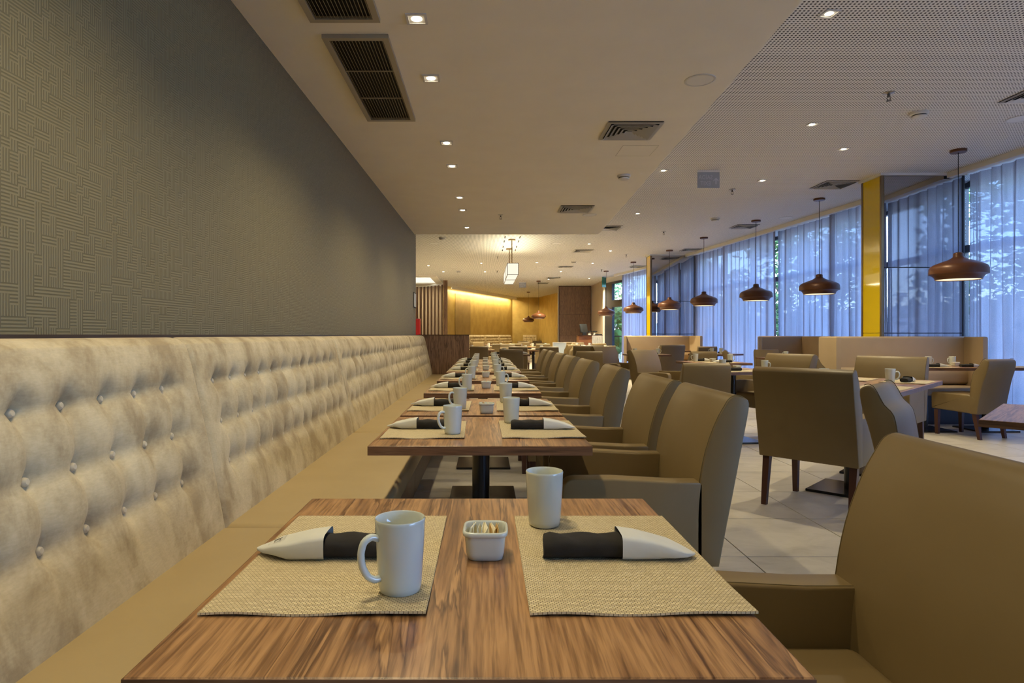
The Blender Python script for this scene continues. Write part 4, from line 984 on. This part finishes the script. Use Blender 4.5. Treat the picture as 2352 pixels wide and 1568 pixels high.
# hanging exit sign, read from behind: mirrored SAIDA / EXIT with an arrow
def exitsign(label):
    t = thing('exit_sign', label, 'sign')
    obj('panel', box(new(), -.147, .147, -.004, .004, -.235, -.025, .002, 1), 'sign', t, smooth=0)
    obj('rail', box(new(), -.147, .147, -.012, .012, -.025, 0), 'alu', t, smooth=0)
    for body, z in (('SA\u00cdDA', -.095), ('EXIT', -.175)):
        tm_ = text_mesh(body, .082); tm_.materials.append(M['signtext']); o = inst('lettering', tm_, t, (-.04, -.006, z)); o.rotation_euler = (PI/2, 0, 0); o.scale = (-.82, 1, 1)
    b = new(); A_ = [(-.008, -.185), (.008, -.185), (.008, -.125), (.034, -.150), (.034, -.132), (0, -.098), (-.034, -.132), (-.034, -.150), (-.008, -.125)]
    prism(b, [(x+.098, z) for x, z in A_], 'y', -.0062, -.0052); obj('arrow', b, 'signtext', t, smooth=0)
    return t
place('exit', exitsign, 'grey blue acrylic exit sign hanging from the perforated ceiling', (2.955, 8.25, ZC))
place('exit', exitsign, 'distant pale exit sign hanging below the box lantern in view', (1.53, 25.6, ZC))
gs = thing('door_exit_sign', 'small green exit sign hanging near the garden door', 'sign', (4.42, 23.2, ZC)); gs.rotation_euler.z = .9
obj('panel', box(new(), -.16, .16, -.01, .01, -.40, -.03, .003, 1), 'greenglass', gs, smooth=0); obj('rail', box(new(), -.16, .16, -.02, .02, -.03, 0), 'alu', gs, smooth=0)
# ------------------------------------------------------------------ far left: slatted screen, ceiling light tray, red cabinet
ss = thing('slat_screen', 'curved screen of dark vertical wooden slats at the far left', 'screen', (0, 0, 0))
me = None
for k in range(9):
    u = k/8; x = -3.05+1.30*u; y = 26.3-1.25*u*u
    if me is None: o = obj('slat', box(new(), -.02, .02, -.07, .07, 0, 3.14, .002, 1), 'walnut_dull', ss, (x, y, 0), smooth=0); me = o.data
    else: o = inst('slat', me, ss, (x, y, 0))
    o.rotation_euler.z = math.radians(35-22*u)
obj('end_post', box(new(), -1.68, -1.52, 24.85, 25.01, 0, ZC), 'walnut_dull', ss, smooth=0)
rl = new(); tube(rl, [(-3.1+1.45*u, 26.35-1.3*u*u, 3.17) for u in [i/10 for i in range(11)]], .05, 6); obj('top_rail', rl, 'plaster', ss)
bw = thing('lit_panel_wall', 'cream wall panel lit from above behind the slats', 'wall', (0, 0, 0))
obj('panel_face', box(new(), -5.5, -1.9, 28.0, 28.1, 0, ZC), 'beige', bw, smooth=0); obj('skirting', box(new(), -5.5, -1.9, 27.98, 28.0, 0, .12), 'leg', bw, smooth=0)
L = bpy.data.lights.new('lamp_light', 'AREA'); L.shape = 'RECTANGLE'; L.size = 3; L.size_y = .3; L.energy = 22; L.color = (1, .85, .55)
tr_ = thing('ceiling_light_tray', 'large glowing rectangular light panel in the far left ceiling', 'light', (-3.1, 24.45, ZC))
obj('diffuser', box(new(), -1.05, 1.05, -1.35, 1.35, -.012, -.002), 'tray', tr_, smooth=0)
f = new()
for x0, x1, y0, y1 in ((-1.3, 1.3, -1.6, -1.35), (-1.3, 1.3, 1.35, 1.6), (-1.3, -1.05, -1.35, 1.35), (1.05, 1.3, -1.35, 1.35)): box(f, x0, x1, y0, y1, -.05, 0)
obj('frame', f, 'plaster', tr_, smooth=0)
lo = bpy.data.objects.new('lamp_light', L); COL.objects.link(lo); lo.parent = tr_; lo.location = (0, 2.6, -.02)
rc = thing('fire_cabinet', 'red fire hose cabinet just beyond the wallpapered wall end', 'cabinet', (-2.52, 23.0, 0))
obj('body', box(new(), -.12, .12, -.12, .12, .5, 1.72, .01, 2), 'red', rc); obj('door', box(new(), -.105, .105, -.128, -.12, .53, 1.69, .003, 1), 'red', rc); obj('stand', box(new(), -.1, .1, -.1, .1, 0, .5), 'leg', rc, smooth=0)
wp = thing('wall_plate', 'small pale framed wall plate at the far end of the wallpapered wall', 'sign', (0, 0, 0))
x = wx(9.78)
obj('plate', box(new(), x, x+.012, 9.66, 9.92, 1.56, 1.77, .002, 1), 'paper', wp, smooth=0); obj('frame', box(new(), x, x+.006, 9.645, 9.935, 1.545, 1.785), 'dark', wp, smooth=0)
# ------------------------------------------------------------------ far tufted seats (the same make as the near banquette)
FB = ['far tufted banquette section under the gold wall, left', 'far tufted banquette section under the gold wall, second', 'far tufted banquette section under the gold wall, third', 'far tufted banquette section under the gold wall, right']
ang = math.atan2(-(1.57+1.75), 36.3-27.7)
for i in range(4):
    c = ln(.015+.228*i, .30); place('banq', banquette, FB[i], (c.x, c.y, 0), ang, 'far tufted banquettes under the gold wall')
place('banq', banquette, 'far tufted banquette section under the gold back wall', (2.16, 35.64, 0), -PI/2, 'far tufted banquettes under the gold wall', (1, .38, 1))
gp = thing('yellow_glass_screen', 'low yellow tinted glass screen before the far tufted seats', 'screen', (0, 0, 0))
# ------------------------------------------------------------------ reception desk
dk = thing('reception_desk', 'reception desk with red brown front and painted daylit right front before the far wood wall', 'desk', (0, 0, 0))
obj('left_front', box(new(), 3.70, 4.22, 24.70, 25.3, 0, 1.08, .003, 1), 'desk_red', dk, smooth=0)
obj('right_front', box(new(), 4.22, 4.66, 24.55, 25.3, 0, 1.09, .003, 1), 'desk_daylit', dk, smooth=0)
obj('worktop', box(new(), 3.67, 4.68, 24.65, 25.33, 1.09, 1.115), 'leg', dk, smooth=0)
mo = thing('monitor', 'dark tilted screen on the reception desk', 'monitor', (3.96, 24.95, 1.115))
obj('stand', box(new(), -.08, .08, -.08, .08, 0, .12, .005, 1), 'screen', mo); b = box(new(), -.17, .17, -.03, .03, .10, .45, .01, 2)
bmesh.ops.rotate(b, verts=b.verts[:], cent=(0, 0, .12), matrix=Matrix.Rotation(math.radians(-14), 3, 'X')); obj('screen', b, 'screen', mo).rotation_euler.z = .5
for i, x in enumerate((4.2, 4.42)):
    dl = thing('desk_lamp', 'small black capped white desk lamp, %s one of two on the reception desk' % ('left', 'right')[i], 'lamp', (x, 25.14, 1.115))
    obj('base', lathe(new(), [(0, 0), (.075, 0), (.055, .13), (0, .13)], 16), 'plastic', dl); obj('cap', lathe(new(), [(0, .13), (.10, .13), (.10, .165), (0, .175)], 16), 'screen', dl)
kb = thing('keyboard_stack', 'low dark device on the right of the reception desk', 'device', (4.5, 24.8, 1.115))
obj('body', box(new(), -.14, .14, -.1, .1, 0, .03, .005, 1), 'screen', kb); obj('lid', box(new(), -.12, .12, -.08, .08, .03, .045, .004, 1), 'frame', kb)
bd = thing('display_board', 'white framed pale blue board standing in the back room', 'board', (2.26, 19.0, 0))
obj('board', box(new(), -.19, .19, -.008, .008, .55, .88), 'board', bd, smooth=0)
f = new()
for x0, x1, z0, z1 in ((-.21, .21, .88, .90), (-.21, .21, .53, .55), (-.21, -.19, .55, .88), (.19, .21, .55, .88)): box(f, x0, x1, -.012, .012, z0, z1)
obj('frame', f, 'white', bd, smooth=0)
for s in (-1, 1): obj('leg', box(new(), s*.2-.01, s*.2+.01, -.1, .1, 0, .53), 'white', bd, smooth=0)
bpy.data.objects.remove(gp)
